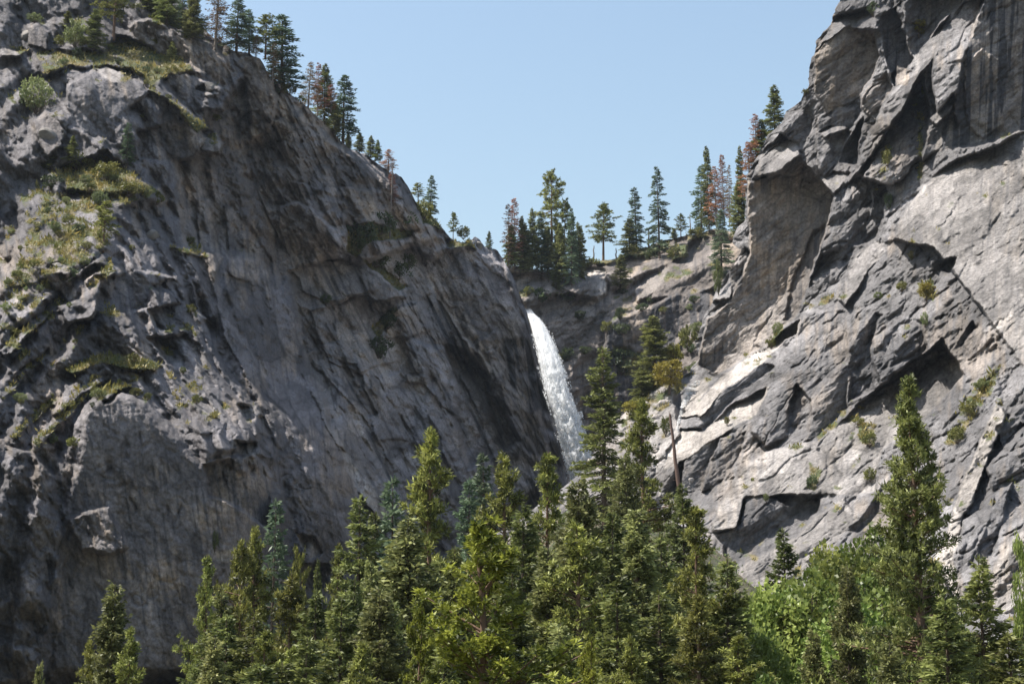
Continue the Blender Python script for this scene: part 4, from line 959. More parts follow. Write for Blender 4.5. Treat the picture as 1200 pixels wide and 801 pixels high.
on_cliff('right', 842, 306, 346, 13, 'green_bush1', 'bush', 'bright green narrow bush on the lower lip of the right cliff', 'bush', None)
for x, t, b, w, lab in [(760, 270, 291, 5, 'broken dark snag left of the tallest fir on the dome'), (696, 288, 304, 4, 'short broken stump left of the open pine'), (722, 291, 303, 4, 'short broken stump right of the open pine'),
                        (809, 251, 276, 3, 'thin grey snag alone on the dome skyline'), (831, 262, 274, 3, 'short stump beside the shoulder group'), (643, 300, 330, 4, 'bare grey trunk standing before the head wall clump')]:
    on_cliff('back', x, t, b, w * 2, 'snag0', 'snag', lab, 'snag', 'broken dead trunks on the head wall')

# trees and brush on the boulder slope between the fall and the right cliff
SLOPE = [
 (768, 369, 470, 52, 'fir0', 'conifer_tree', 'dark green full fir standing before the streaked head wall', 'tree', 20),
 (752, 430, 480, 26, 'fir2', 'conifer_tree', 'smaller dark fir at the left foot of the full fir before the streaked wall', 'tree', 10),
]
for x, t, b, w, k, nm, lab, c, ah in SLOPE: on_cliff('right', x, t, b, w, k, nm, lab, c, None, ahead=ah)

# ------------------------------------------------------------------ the forest
F1 = 'conifer_tree'
FOREST = [
 (570, 616, 70, 270, 'near_pine0', 'nearest pine in front, bright yellow green tufts on upswept boughs'),
 (489, 710, 64, 110, 'near_pine0', 'low bright tufted pine top left of the nearest big pine'),
 (690, 750, 60, 90, 'near_pine0', 'low bright tufted pine top right of the nearest big pine'),
 (1064, 443, 138, 108, 'big_pine0', 'very tall dark pine rising before the right cliff slabs'),
 (1145, 650, 140, 80, 'fir1', 'pointed dark conifer right of the very tall pine at the right edge'),
 (990, 662, 150, 58, 'cedar0', 'yellow green pointed cedar among the bright broadleaf trees'),
 (952, 738, 150, 50, 'cedar1', 'broad olive cedar left of the pointed one below the right cliff'),
 (1040, 752, 120, 74, 'cedar2', 'dense cedar filling the corner under the very tall pine'),
 (1105, 700, 125, 90, 'fir2', 'black green shaded conifer right of the tall pine trunk'),
 (1180, 740, 130, 90, 'fir0', 'low dark conifer at the bottom right corner'),
 (918, 618, 232, 52, 'fir1', 'neat dark green fir in front of the pale lower slab'),
 (853, 652, 172, 72, 'fir0', 'wide dark fir at the right end of the dense forest'),
 (813, 590, 175, 78, 'pine0', 'sunny olive pine left of the wide dark fir'),
 (800, 566, 260, 48, 'fir1', 'thin crowned fir beneath the broken snag'),
 (48, 776, 150, 30, 'cedar1', 'tip of a small conifer at the bottom left corner'),
 (105, 752, 190, 42, 'pine1', 'short branching conifer left of the pair on the dark wall'),
 (133, 683, 188, 66, 'cedar2', 'taller olive conifer of the pair before the dark lower left wall'),
 (153, 735, 182, 60, 'pine2', 'shorter conifer of the pair before the dark lower left wall'),
 (245, 648, 232, 46, 'pine0', 'crooked open topped pine at the left end of the forest'),
 (262, 692, 205, 58, 'fir2', 'rounded conifer second from the left end of the forest'),
 (285, 642, 240, 44, 'tall_pine0', 'pale barked thin pine left of the bushy pointed one'),
 (300, 620, 245, 60, 'pine1', 'bushy pointed pine below the hanging rock on the left'),
 (322, 586, 300, 44, 'sparse_fir0', 'open layered fir rising behind the left forest edge'),
 (341, 672, 188, 78, 'pine2', 'broad sunny pine in the left part of the forest'),
 (370, 690, 182, 66, 'fir0', 'conifer between the broad sunny pine and the dark tall firs'),
 (352, 648, 290, 24, 'tall_pine1', 'tiny flat topped pine against the pale talus'),
 (372, 654, 292, 20, 'fir1', 'tiny pointed fir against the pale talus'),
 (396, 634, 240, 42, 'pine0', 'narrow olive pine left of the dark double crowned fir'),
 (423, 579, 236, 66, 'old_fir0', 'dark tall fir with two leaders left of the fine pointed one'),
 (440, 600, 262, 52, 'fir2', 'fir close behind the dark double crowned one'),
 (460, 559, 262, 50, 'sparse_fir1', 'fine pointed fir under the sunlit slab edge'),
 (481, 606, 192, 108, 'cedar0', 'massive broad cedar with rounded feathery crown'),
 (505, 506, 222, 84, 'pine1', 'tallest pine of the left centre, dark trunk showing through'),
 (548, 560, 330, 44, 'grey_fir0', 'hazy grey fir at the foot of the streaked wall'),
 (567, 531, 345, 46, 'grey_fir1', 'taller hazy grey fir behind the centre trees'),
 (592, 530, 215, 76, 'pine2', 'bright olive pine just left of centre below the fall'),
 (612, 590, 205, 70, 'fir1', 'dark conifer beneath the two central pines'),
 (640, 528, 220, 72, 'pine0', 'flat topped pine directly below and left of the waterfall foot'),
 (680, 560, 195, 84, 'cedar1', 'dense tree standing across the foot of the waterfall'),
 (706, 405, 400, 50, 'old_fir0', 'tall dark fir right beside the waterfall foot'),
 (752, 470, 300, 62, 'pine1', 'tall slim pine on the boulder slope right of the dark fir'),
 (733, 530, 290, 46, 'cedar2', 'light olive conifer between the dark fir and the slim pine'),
 (716, 600, 182, 70, 'fir2', 'dark young fir in the middle of the forest, pointed top'),
 (748, 596, 190, 84, 'cedar0', 'soft rounded olive tree in the middle of the forest'),
 (775, 625, 210, 52, 'fir0', 'narrow fir with rusty bough tips near the snag foot'),
 (678, 610, 168, 100, 'pine2', 'large pine in mid forest with a dark leaning trunk'),
 (640, 640, 172, 86, 'cedar2', 'pale olive bushy tree behind the nearest pine'),
 (600, 650, 160, 70, 'fir0', 'dark conifer partly hidden behind the nearest pine'),
 (530, 640, 175, 60, 'fir2', 'dark fir between the massive cedar and the nearest pine'),
 (445, 690, 150, 96, 'cedar1', 'grey green drooping cedar at the bottom centre left'),
 (400, 700, 158, 80, 'fir1', 'dark mid sized fir under the double crowned one'),
 (310, 735, 150, 80, 'pine0', 'low sunny pine at the bottom left of the forest'),
 (250, 745, 160, 66, 'cedar2', 'low bushy conifer at the bottom left forest corner'),
 (360, 745, 142, 84, 'fir2', 'low dark fir at the bottom left of centre'),
 (425, 755, 135, 80, 'pine1', 'low pine in front of the drooping cedar'),
 (722, 690, 150, 86, 'fir1', 'dark low fir right of the large leaning pine'),
 (772, 690, 152, 80, 'old_fir0', 'shaded fir filling the gap in the right of the forest'),
 (655, 730, 125, 90, 'cedar0', 'low cedar at the bottom right of the nearest pine'),
 (740, 745, 122, 86, 'pine2', 'low dark pine at the bottom between two leaning trunks'),
 (818, 700, 140, 86, 'pine1', 'low olive pine under the wide dark fir'),
 (520, 745, 118, 80, 'fir0', 'low fir squeezed below the massive cedar'),
]
for x, t, d, w, k, lab in FOREST: in_forest(x, t, d, w, k, 'pine_tree' if 'pine' in k else F1, lab, 'tree', G_FOR)

# the mass of crowns behind the front rows
ENV = [(215, 735), (240, 690), (300, 660), (340, 700), (400, 650), (430, 620), (480, 650), (510, 600), (560, 620), (600, 590), (650, 600), (700, 600), (740, 590), (780, 650), (830, 680), (870, 730)]
rr = random.Random(5)
fl = ['fir0', 'fir1', 'fir2', 'cedar0', 'cedar1', 'cedar2', 'pine0', 'pine1', 'pine2', 'old_fir0']
for i in range(40):
    x = rr.uniform(225, 865); t = float(np.interp(x, *zip(*ENV))) + rr.uniform(5, 110); d = rr.uniform(235, 300) - 0.6 * (t - 600)
    in_forest(x, t, d, rr.uniform(46, 74) * 200 / d, rr.choice(fl), F1, 'conifer deep in the forest mass, only part of its crown showing between nearer trees', 'tree', 'conifers deep inside the forest mass')

# broken snag before the slabs
sn = on_cliff('right', 800, 486, 602, 13, 'snag_bark', 'snag', 'tall broken snag with bark peeling, standing before the bright slabs', 'snag', None, ahead=-25); sn.rotation_euler = (0, -0.12, 0)

# broadleaf trees and bright shrubs below the right cliff
for i, (x, t, d, w, lab) in enumerate([
    (1022, 600, 215, 84, 'highest bright green broadleaf tree, left of the very tall pine'),
    (982, 622, 210, 100, 'broad yellow green broadleaf tree between the neat fir and the tall pine'),
    (944, 648, 200, 104, 'bright broadleaf tree right of the neat dark fir'),
    (905, 668, 196, 96, 'pale leaved broadleaf tree below the neat dark fir'),
    (1036, 636, 186, 108, 'green broadleaf tree beneath the highest one'),
    (886, 712, 176, 74, 'shaded broadleaf tree at the edge of the dark forest'),
    (1000, 690, 170, 100, 'low bright broadleaf tree behind the pointed cedar'),
    (1120, 715, 175, 90, 'broadleaf tree glowing green behind the very tall pine trunk'),
    (895, 772, 130, 90, 'bright yellow green shrub at the bottom edge right of the forest'),
    (940, 780, 125, 70, 'second bright shrub at the bottom edge, below the olive cedar')]):
    in_forest(x, t, d, w, 'maple%d' % (i % 2), 'broadleaf_tree', lab, 'tree', G_BR)
in_forest(1197, 612, 215, 26, 'maple1', 'broadleaf_tree', 'sprig of bright leaves at the right edge on the dark block', 'tree', G_BR)

# shrubs seated on the cliffs
for which, x, t, b, w, k, lab in [
    ('left', 42, 90, 134, 40, 'green_bush0', 'large pale green bush on the far left slope below the boulders'),
    ('left', 88, 24, 56, 30, 'green_bush1', 'bright green bush left of the dense dark fir, upper left'),
    ('left', 70, 42, 58, 18, 'bush0', 'olive bush under the small dark fir, upper left'),
    ('left', 117, 224, 242, 20, 'green_bush0', 'grey green round bush above the lone conifer on the grass slope'),
    ('left', 170, 134, 142, 18, 'bush1', 'low bush on the edge under the blocky upper face'),
    ('left', 250, 134, 141, 18, 'bush0', 'yellow green bush below the pale boulder on the upper face'),
    ('left', 90, 178, 200, 36, 'bush1', 'broad olive brush on the shelf below the slender fir'),
    ('left', 125, 190, 212, 34, 'bush0', 'broad dusky brush right of the shelf below the slender fir'),
    ('left', 60, 205, 222, 26, 'shade_bush0', 'dark brush above the sunlit grass slope'),
    ('left', 150, 212, 232, 26, 'bush0', 'brush at the rocky end of the shelf, upper left'),
    ('left', 184, 226, 240, 16, 'bush1', 'yellowish bush on the prow where the shelf ends'),
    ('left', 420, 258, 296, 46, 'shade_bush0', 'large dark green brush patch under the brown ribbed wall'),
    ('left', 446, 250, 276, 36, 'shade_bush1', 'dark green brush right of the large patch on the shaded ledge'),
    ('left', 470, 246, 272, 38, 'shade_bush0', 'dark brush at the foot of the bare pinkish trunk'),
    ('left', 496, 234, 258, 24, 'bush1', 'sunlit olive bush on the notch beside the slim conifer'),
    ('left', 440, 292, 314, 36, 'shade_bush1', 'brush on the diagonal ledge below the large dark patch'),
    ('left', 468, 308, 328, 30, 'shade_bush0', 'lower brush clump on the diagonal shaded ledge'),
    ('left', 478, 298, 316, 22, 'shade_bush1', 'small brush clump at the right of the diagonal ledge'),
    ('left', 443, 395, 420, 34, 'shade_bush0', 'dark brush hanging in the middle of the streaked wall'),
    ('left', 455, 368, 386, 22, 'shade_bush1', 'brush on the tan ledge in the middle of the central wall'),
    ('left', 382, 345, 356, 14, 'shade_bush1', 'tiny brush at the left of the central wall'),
    ('left', 543, 265, 281, 16, 'bush0', 'rounded olive bush on the last flat of the left rim'),
    ('left', 352, 112, 122, 14, 'bush1', 'low brush on the crest right of the tallest fir'),
    ('left', 340, 98, 112, 16, 'bush0', 'low brush at the crest corner under the tallest fir'),
    ('left', 62, 508, 520, 14, 'green_bush1', 'small green bush in the diagonal gully of the lower left buttress'),
    ('left', 86, 512, 524, 18, 'bush1', 'olive bush at the left top of the smooth dark face'),
    ('right', 1077, 20, 44, 22, 'gold_oak0', 'round golden green bush high on the dark gully of the right cliff'),
    ('right', 1023, 2, 20, 14, 'shade_bush0', 'dark green brush at the top of the right cliff skyline'),
    ('right', 944, 104, 112, 9, 'bush0', 'tiny yellow bush on the left edge of the right cliff'),
    ('right', 1086, 330, 352, 24, 'gold_oak1', 'yellow green bush in the niche of the big right slab'),
    ('right', 1057, 330, 342, 16, 'bush0', 'olive bush left of the niche bush on the right slab'),
    ('right', 1084, 366, 384, 10, 'green_bush0', 'small green bush below the niche on the right slab'),
    ('right', 1029, 342, 351, 12, 'green_bush1', 'small bush on the ledge above the big grey block'),
    ('right', 912, 378, 396, 14, 'green_bush0', 'green bush at the foot of the tan overhang'),
    ('right', 904, 394, 408, 13, 'bush1', 'pale bush left of the green one under the tan overhang'),
    ('right', 852, 488, 498, 8, 'bush0', 'tiny bush on the bright second slab'),
    ('right', 1006, 488, 498, 14, 'bush1', 'yellowish bush on the slab left of the very tall pine'),
    ('right', 1019, 506, 524, 18, 'bush0', 'olive bush group lower on the slab left of the very tall pine'),
    ('right', 1020, 548, 564, 18, 'bush1', 'round grey bush lower left of the very tall pine crown'),
    ('right', 953, 558, 580, 16, 'shade_bush1', 'dark bush in the groove of the long lower slab'),
    ('right', 898, 578, 588, 7, 'green_bush0', 'single tiny bush above the dark undercut'),
    ('right', 1122, 500, 520, 26, 'bush0', 'sage coloured bush right of the very tall pine'),
    ('right', 1152, 444, 456, 24, 'green_bush1', 'green brush at the top of the brushy groove on the right'),
    ('right', 1135, 470, 486, 20, 'bush1', 'brush in the upper part of the groove at the right'),
    ('right', 1193, 632, 652, 12, 'green_bush0', 'small bush on the bright blocks at the right edge'),
    ('right', 1085, 92, 120, 10, 'bush1', 'brush line in the crack between the two long ribs'),
    ('right', 1040, 176, 196, 12, 'bush0', 'brush in the crack at the foot of the long rib'),
    ('right', 1042, 226, 246, 10, 'shade_bush1', 'brush in the lower crack of the mid rib'),
    ('right', 790, 400, 440, 24, 'gold_oak0', 'upper olive gold oak against the dark head wall by the right cliff'),
    ('right', 784, 420, 462, 40, 'gold_oak1', 'large golden yellow oak on the rocky knoll'),
    ('right', 806, 382, 410, 22, 'bush1', 'grey green oak scrub directly under the right cliff lip'),
    ('right', 745, 468, 490, 34, 'gold_oak0', 'golden brush on the boulder slope left of the large golden oak'),
    ('right', 780, 488, 512, 14, 'bush0', 'pale bush by the small cascade below the overhang'),
    ('back', 692, 303, 314, 26, 'bush1', 'low manzanita brush at the left end of the dome'),
    ('back', 740, 288, 302, 30, 'bush0', 'low manzanita brush in the middle of the dome'),
    ('back', 762, 292, 304, 18, 'shade_bush0', 'dark brush at the foot of the tallest fir on the dome'),
    ('back', 792, 290, 304, 24, 'bush1', 'low brush band below the tallest fir, right part of the dome'),
    ('back', 815, 268, 278, 26, 'bush0', 'brush on the dome top left of the shoulder group'),
    ('back', 727, 360, 376, 12, 'shade_bush1', 'small brush on the dark streaked head wall'),
    ('back', 728, 412, 440, 34, 'shade_bush0', 'dark green brush low on the streaked head wall'),
    ('back', 620, 335, 346, 12, 'bush1', 'small bush on the rocks above the lip of the fall'),
    ]:
    on_cliff(which, x, t, b, w, k, 'bush', lab, 'bush', 'bushes growing on the cliffs', sink=0.3, ahead=-0.8)

rk = random.Random(31)
for i in range(11):                                     # fill of the head wall clump
    x = rk.uniform(598, 686); b = rk.uniform(308, 326)
    on_cliff('back', x, b - rk.uniform(38, 62), b, rk.uniform(14, 20), rk.choice(['fir0', 'fir1', 'grey_fir0', 'cedar0', 'sparse_fir0']), 'conifer_tree', 'conifer within the dense clump by the waterfall notch, mostly hidden by its neighbours', 'tree', 'inner trees of the head wall clump')
for i in range(26):
    x = rk.uniform(612, 822); y = rk.uniform(330, 452); h = rk.uniform(6, 16)
    on_cliff('back', x, y - h, y, h * rk.uniform(1.2, 2.0), rk.choice(['shade_bush0', 'shade_bush1', 'bush0', 'green_bush1']), 'bush', 'one of the scattered dark shrubs on the broken ledges of the head wall', 'bush', 'shrubs on the head wall ledges', sink=0.3, ahead=-0.6)

# many small shrubs dotted over the upper left slope, alike at this distance
PXl, PYl, Dl, ml = RELIEF['left']
cand = np.argwhere((ml['veg'] > 0.22) & (PXl > 2) & (PXl < 260) & (PYl > 2) & (PYl < 480))
rs = np.random.default_rng(99); rs.shuffle(cand)
for i, (a_, b_) in enumerate(cand[:70]):
    x, y = float(PXl[a_, b_]), float(PYl[a_, b_]); h = rs.uniform(4, 11)
    on_cliff('left', x, y - h, y + 1, h * rs.uniform(1.2, 1.9), ['bush0', 'bush1', 'green_bush0', 'green_bush1', 'shade_bush0', 'bush1'][i % 6], 'bush', 'one of the many small rounded shrubs dotted over the ledges of the left slope', 'bush', 'small shrubs dotted over the left slope', sink=0.3, ahead=-0.4)

# ------------------------------------------------------------------ grass on the sunlit ledges (nobody could count it)
def build_grass():
    rng = np.random.default_rng(77); P = []; V = []
    for which, dens in (('left', 0.40), ('right', 0.16), ('back', 0.22)):
        PX, PY, D, mats = RELIEF[which]
        if 'veg' not in mats: continue
        g = fbm(PX / 16, PY / 8, 4, {'left': 81, 'right': 181, 'back': 281}[which])
        m = (mats['veg'] + 0.5 * g > 0.5) & (PX > -40) & (PX < 1240) & (PY < 800) & (rng.random(PX.shape) < dens)
        q = pt(PX[m], PY[m], D[m] - 0.15); P.append(q); V.append(np.clip(0.5 + 0.9 * fbm(PX[m] / 25, PY[m] / 18, 3, 91), 0, 1))
    P = np.concatenate(P); V = np.concatenate(V); n = len(P); per = 5
    Lf = Leaves(); sz = np.exp(rng.normal(-0.1, 0.45, n))
    for k in range(per):
        Lf.add(P + rng.normal(0, 0.42, (n, 3)) * np.array([1, 1, 0.35]), rng.normal(0, 0.55, (n, 3)) + np.array([0, 0, 1.0]), rng.uniform(0.35, 1.1, n) * sz, rng.uniform(0.18, 0.36, n) * sz, V + rng.normal(0, 0.16, n))
    mat = mat_leaf('dry_grass', (0.105, 0.115, 0.030), (0.33, 0.255, 0.085), 0.3)
    o = link('grass', Lf.mesh('grass', mat, rng), None); tag(o, 'dry golden and green grass on the rock ledges', None, None, 'stuff')
    print('GRASS tufts', n)
build_grass()

def build_undergrowth():
    rng = np.random.default_rng(88); n = 9000
    y = rng.uniform(140, 560, n); x = rng.uniform(-0.22, 0.30, n) * y
    keep = fbm(x / 14, y / 14, 3, 95) > -0.15; x, y = x[keep], y[keep]; n = len(x)
    P = np.stack([x, y, ground_z(x, y) + 0.2], -1); V = np.clip(0.4 + 0.8 * fbm(x / 9, y / 9, 2, 97), 0, 1); Lf = Leaves(); sz = np.exp(rng.normal(0, 0.4, n))
    for k in range(9):
        Lf.add(P + rng.normal(0, 0.55, (n, 3)) * np.array([1, 1, 0.5]) * sz[:, None], rng.normal(0, 0.8, (n, 3)) + np.array([0, 0, 0.8]), rng.uniform(0.4, 0.9, n) * sz, rng.uniform(0.25, 0.5, n) * sz, V + rng.normal(0, 0.2, n))
    tag(link('undergrowth', Lf.mesh('undergrowth', M_SAGE, rng), None), 'low green undergrowth between the conifers', None, None, 'stuff')
build_undergrowth()

# ------------------------------------------------------------------ boulders on the talus and the slopes
def make_boulder(seed, tone=(0.36, 0.34, 0.33)):
    rng = np.random.default_rng(seed); import bmesh
    bm = bmesh.new(); bmesh.ops.create_icosphere(bm, subdivisions=4, radius=1.0)
    pl = [(rng.normal(size=3), rng.uniform(0.55, 0.9)) for _ in range(14)]
    for v in bm.verts:
        c = np.array(v.co)
        for n_, d_ in pl:
            n_ = n_ / np.linalg.norm(n_); s_ = c @ n_
            if s_ > d_: c = c - n_ * (s_ - d_) * 0.92
        c = c * (1 + 0.05 * float(fbm(np.array([c[0] * 2 + seed]), np.array([c[1] * 2 + c[2]]), 3, seed)[0]))
        v.co = c
    me = bpy.data.meshes.new('boulder'); bm.to_mesh(me); bm.free()
    at = me.attributes.new('albedo', 'FLOAT_COLOR', 'POINT'); c4 = np.ones((len(me.vertices), 4), np.float32); c4[:, :3] = np.array(tone); at.data.foreach_set('color', c4.ravel())
    me.materials.append(M_ROCK); return me
B = {k: [make_boulder(400 + 10 * j + i, t) for i in range(3)] for j, (k, t) in enumerate((('left', (0.19, 0.175, 0.16)), ('right', (0.34, 0.31, 0.29)), ('back', (0.22, 0.18, 0.15))))}
BO = [('right', 690, 566, 22, 'pale boulder under the tall dark fir beside the fall foot'), ('right', 705, 548, 14, 'small pale boulder left of the tall dark fir trunk'), ('right', 727, 515, 20, 'pale boulder on the slope right of the tall dark fir'),
      ('right', 722, 530, 14, 'small boulder below the pale one right of the dark fir'), ('right', 757, 476, 26, 'large grey boulder left of the large golden oak'), ('right', 768, 488, 18, 'grey boulder below the large one by the golden oak'),
      ('right', 735, 500, 15, 'weathered boulder by the golden brush'), ('right', 779, 470, 18, 'blocky boulder at the foot of the large golden oak'), ('right', 800, 600, 18, 'boulder beside the foot of the broken snag'),
      ('right', 786, 585, 16, 'boulder left of the snag foot'), ('right', 828, 626, 14, 'boulder at the edge of the dark undercut'), ('right', 823, 612, 12, 'small boulder above the undercut edge'),
      ('left', 54, 156, 30, 'upright tan boulder on the far left slope'), ('left', 32, 40, 26, 'rounded tan boulder near the upper left corner'), ('left', 243, 166, 24, 'pale rounded boulder on the edge of the upper face'),
      ('left', 245, 100, 16, 'small pale boulder on the edge above the pale rounded one'), ('left', 178, 274, 22, 'slab shaped tan boulder wedged on the prow'), ('left', 292, 484, 18, 'sunlit boulder at the right end of the buttress'),
      ('left', 68, 312, 20, 'pale flat boulder in the sunlit grass slope'), ('left', 42, 258, 14, 'grey boulder at the left of the sunlit grass slope'), ('left', 90, 285, 15, 'dark boulder in the middle of the sunlit grass slope'),
      ('left', 560, 286, 14, 'round brown boulder on the last flat of the left rim'), ('back', 772, 296, 14, 'brown boulder on the dome by the tallest fir')]
rb = random.Random(12)
for i in range(46):                                     # the talus fan: alike from here
    x = rb.uniform(690, 835); y = rb.uniform(500, 640)
    if x > 775 and y < 560: continue
    BO.append(('right', x, y, rb.uniform(5, 15), 'one of the many pale angular blocks strewn over the talus between the trees'))
for i, (which, x, y, w, lab) in enumerate(BO):
    q = cliff_point(which, x, y); d = float((q - EYE)[1]); s = 0.5 * w / FOC * d
    o = bpy.data.objects.new('boulder', B[which][i % 3]); COL.objects.link(o); q[2] -= 0.35 * s; q[1] += 0.2 * s; o.location = q; o.scale = (s, s * 0.9, s * random.uniform(0.65, 0.9)); o.rotation_euler = (random.uniform(-.4, .4), random.uniform(-.4, .4), random.uniform(0, 6.28))
    tag(o, lab, 'boulder', 'blocks of the talus fan' if lab.startswith('one of') else 'loose boulders on the cliffs')

# ------------------------------------------------------------------ the waterfall
def build_fall():
    yl = [360, 367, 380, 405, 430, 467, 495, 527, 560, 600, 650]; xl = [614, 617.5, 620.5, 627.5, 632, 641, 650, 660, 668, 674, 678]
    yr = [360, 367, 372, 382, 402, 432, 457, 480, 505, 527, 545, 600, 650]; xr = [622, 626, 632, 640, 651, 661, 667, 677, 685, 690, 694, 701, 706]
    root = bpy.data.objects.new('waterfall', None); COL.objects.link(root); root.location = pt(688, 640, 868)
    tag(root, 'tall white waterfall plunging from the notch between the cliffs', 'waterfall')
    m, nt, out, N = new_mat('white_water'); L = nt.links.new
    bs = N('BsdfPrincipled'); bs.inputs['Roughness'].default_value = 0.75; bs.inputs['Base Color'].default_value = (0.93, 0.94, 0.95, 1)
    tl = N('BsdfTranslucent'); tl.inputs['Color'].default_value = (0.93, 0.94, 0.95, 1); mt = N('MixShader'); mt.inputs[0].default_value = 0.62; L(bs.outputs[0], mt.inputs[1]); L(tl.outputs[0], mt.inputs[2])
    tr = N('BsdfTransparent'); at = N('Attribute', attribute_name='cover'); ms = N('MixShader'); L(at.outputs['Fac'], ms.inputs[0]); L(tr.outputs[0], ms.inputs[1]); L(mt.outputs[0], ms.inputs[2]); L(ms.outputs[0], out.inputs['Surface'])
    inv = np.array(root.location)
    for li, (nm, grow, dd, amp, thr, seed) in enumerate([('water_curtain', 0.0, 0.0, 1.0, 0.0, 1), ('spray_veil', 3.0, -3.5, 1.6, 0.75, 2), ('spray_veil', 10.0, 3.0, 1.6, 0.5, 3)]):
        ys = np.linspace(361 + (6 if li else 0), 648, 420); us = np.linspace(-1, 1, 110); Y, U = np.meshgrid(ys, us, indexing='ij')
        a = np.interp(Y, yl, xl); b = np.interp(Y, yr, xr); t = np.clip((Y - 367) / 180, 0, 1)
        edge = 2.6 * fbm(Y / 9, U * 0 + np.sign(U) * 3, 5, 500 + seed, 0.65) * (0.5 + 1.6 * t)
        a = a - grow * t; b = b + grow * t
        X = (a + b) / 2 + U * ((b - a) / 2 + edge * np.abs(U))
        st = fbm(X / 3.2 + 0.35 * (Y - 367) / 3.2 * -0.9, Y / 30, 4, 510 + seed)            # falling strands
        puff = fbm(X / 7, Y / 11, 4, 520 + seed)
        d = 846 - 54 * (1 - np.exp(-3.0 * t)) + dd - 4.5 * np.sqrt(np.clip(1 - U ** 2, 0, 1)) - amp * (0.7 * st + 1.8 * puff * (0.4 + t))
        den = smooth(0, 0.28, 1 - np.abs(U)) if li == 0 else smooth(0, 0.7, 1 - np.abs(U)) * thr
        den = den * np.clip(1.0 + (0.55 if li == 0 else 1.4) * (st + 0.5 * puff) - (0.02 if li == 0 else 0.15), 0, 1) * smooth(360, 368, Y)
        if li == 0: den = np.clip(den * 1.6, 0, 1)
        V = pt(X, Y, d) - np.array(inv)
        me = mesh_from(nm, V, grid_faces(*X.shape), attrs={'cover': den}, smooth_shade=True)
        link(nm, me, m, root)
    # the broken water itself: foam flakes turned between sun and viewer to look brighter
    rng = np.random.default_rng(61); n = 130000
    Y = 366 + (646 - 366) * rng.random(n) ** 0.62; U = rng.normal(0, 0.42, n); t = np.clip((Y - 367) / 180, 0, 1)
    keep = np.abs(U) < 1.25; Y, U, t = Y[keep], U[keep], t[keep]
    a = np.interp(Y, yl, xl) - 1.0 * t; b = np.interp(Y, yr, xr) + 2.0 * t; X = (a + b) / 2 + U * (b - a) / 2 + 1.2 * fbm(Y / 9, U * 2, 4, 541)
    keep = (fbm(X / 3.0 - 0.3 * Y / 3.0, Y / 26, 4, 545) + 0.9 - 0.9 * np.abs(U) > 0.05) & (Y > 367 + 2 * np.abs(U)); X, Y, U, t = X[keep], Y[keep], U[keep], t[keep]; n = len(X)
    d = 846 - 54 * (1 - np.exp(-3.0 * t)) - rng.random(n) * 7.0 * np.sqrt(np.clip(1 - (U / 1.25) ** 2, 0, 1)) - 0.5
    Lf = Leaves(); Lf.add(pt(X, Y, d) - inv, rng.normal(0, 0.35, (n, 3)) + np.array([0.25, 0, -0.9]), rng.uniform(0.4, 1.2, n), rng.uniform(0.2, 0.5, n), 1.0)
    m2, nt, out, N = new_mat('foam'); L = nt.links.new
    d1 = N('BsdfDiffuse'); d1.inputs['Color'].default_value = (0.94, 0.95, 0.96, 1); d2 = N('BsdfTranslucent'); d2.inputs['Color'].default_value = (0.94, 0.95, 0.96, 1); mm = N('MixShader'); mm.inputs[0].default_value = 0.5
    L(d1.outputs[0], mm.inputs[1]); L(d2.outputs[0], mm.inputs[2]); L(mm.outputs[0], out.inputs['Surface'])
    link('foam', Lf.mesh('foam', m2, rng, (-0.35, -0.6, 0.5), 0.28), None, root)
    # small cascade at the foot of the overhang
    cr = bpy.data.objects.new('waterfall', None); COL.objects.link(cr); q0 = cliff_point('right', 800, 478); cr.location = q0
    tag(cr, 'thin small cascade slipping past the bright slabs under the overhang', 'waterfall')
    ys = np.linspace(446, 505, 90); us = np.linspace(-1, 1, 16); Y, U = np.meshgrid(ys, us, indexing='ij')
    xc = np.interp(Y, [446, 455, 470, 480, 505], [818, 811, 803, 799, 793]); wd = np.interp(Y, [446, 455, 470, 480, 505], [3, 10, 4.5, 3, 2.0])
    X = xc + U * wd + 1.2 * fbm(Y / 5, U, 3, 531); PX, PY, D, _ = RELIEF['right']
    dd = np.array([cliff_depth('right', x_, y_) for x_, y_ in zip(np.interp(ys, ys, xc[:, 0]), ys)])
    d = np.repeat(np.minimum.accumulate(dd[::-1])[::-1][:, None] * 0 + dd[:, None], 16, 1) - 1.5 - 0.8 * (1 - U ** 2)
    st = fbm(X / 2.0, Y / 10, 3, 533)
    me = mesh_from('water_curtain', pt(X, Y, d) - q0, grid_faces(*X.shape), attrs={'cover': np.clip(smooth(0, 0.5, 1 - np.abs(U)) * (0.75 + 1.2 * st), 0, 1)}, smooth_shade=True)
    link('water_curtain', me, m, cr)
build_fall()
# ------------------------------------------------------------------ camera, sun, sky
cam = bpy.data.cameras.new('camera'); cam.lens = 36.0 * FOC / 1200.0; cam.sensor_width = 36.0; cam.clip_end = 20000; cam.clip_start = 0.5
co = bpy.data.objects.new('camera', cam); COL.objects.link(co)
co.location = EYE; co.rotation_euler = (math.radians(90) + PITCH, 0, 0)
scene.camera = co

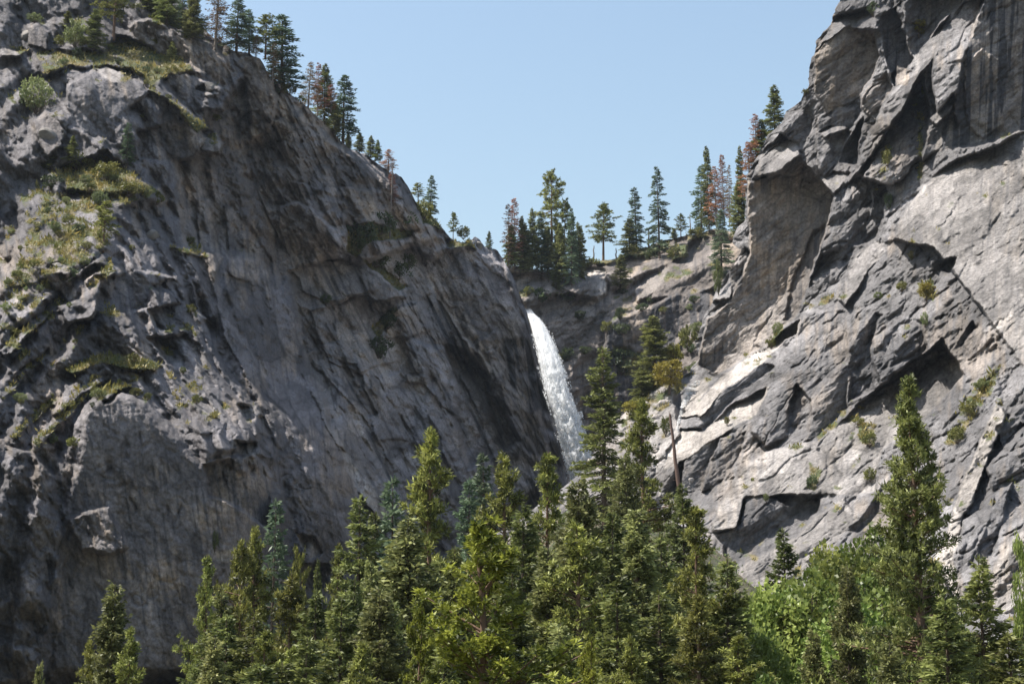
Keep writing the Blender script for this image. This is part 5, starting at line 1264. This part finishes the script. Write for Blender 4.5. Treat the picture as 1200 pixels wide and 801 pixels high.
SUN = Vector((-0.50, -0.06, 0.865)).normalized()
sl = bpy.data.lights.new('sun', 'SUN'); sl.energy = 4.7; sl.angle = math.radians(0.5); sl.color = (1.0, 0.95, 0.87)
so = bpy.data.objects.new('sun', sl); COL.objects.link(so); so.rotation_euler = SUN.to_track_quat('Z', 'Y').to_euler(); so.location = (-300, 200, 700)

w = bpy.data.worlds.new('World'); scene.world = w; w.use_nodes = True
nt = w.node_tree
bg = nt.nodes['Background']; sk = nt.nodes.new('ShaderNodeTexSky'); sk.sky_type = 'NISHITA'; sk.sun_disc = False
sk.sun_elevation = math.asin(SUN.z); sk.sun_rotation = math.atan2(SUN.x, SUN.y); sk.altitude = 500; sk.air_density = 1.7; sk.dust_density = 3.0; sk.ozone_density = 0.8
nt.links.new(sk.outputs[0], bg.inputs['Color']); bg.inputs['Strength'].default_value = 0.0944
scene.view_settings.view_transform = 'Standard'; scene.view_settings.look = 'None'; scene.view_settings.exposure = 1.0; scene.view_settings.gamma = 1.0
scene.cycles.use_denoising = True
scene.cycles.max_bounces = 6; scene.cycles.diffuse_bounces = 3; scene.cycles.transparent_max_bounces = 12


# ------------------------------------------------------------------ faint summer haze in the gorge
hz = bpy.data.materials.new('air'); hz.use_nodes = True; hn = hz.node_tree
for n_ in list(hn.nodes): hn.nodes.remove(n_)
ho = hn.nodes.new('ShaderNodeOutputMaterial'); hv = hn.nodes.new('ShaderNodeVolumePrincipled')
hv.inputs['Color'].default_value = (0.72, 0.84, 1.0, 1); hv.inputs['Density'].default_value = 0.00002; hv.inputs['Anisotropy'].default_value = 0.2
hn.links.new(hv.outputs[0], ho.inputs['Volume'])
x0, x1, y0, y1, z0, z1 = -900, 900, -200, 1650, -40, 560
hm = mesh_from('haze', [(x, y, z) for x in (x0, x1) for y in (y0, y1) for z in (z0, z1)], [(0, 1, 3, 2), (4, 6, 7, 5), (0, 4, 5, 1), (2, 3, 7, 6), (0, 2, 6, 4), (1, 5, 7, 3)])
tag(link('haze', hm, hz), 'faint blue summer haze filling the gorge', None, None, 'stuff')
scene.cycles.volume_bounces = 0
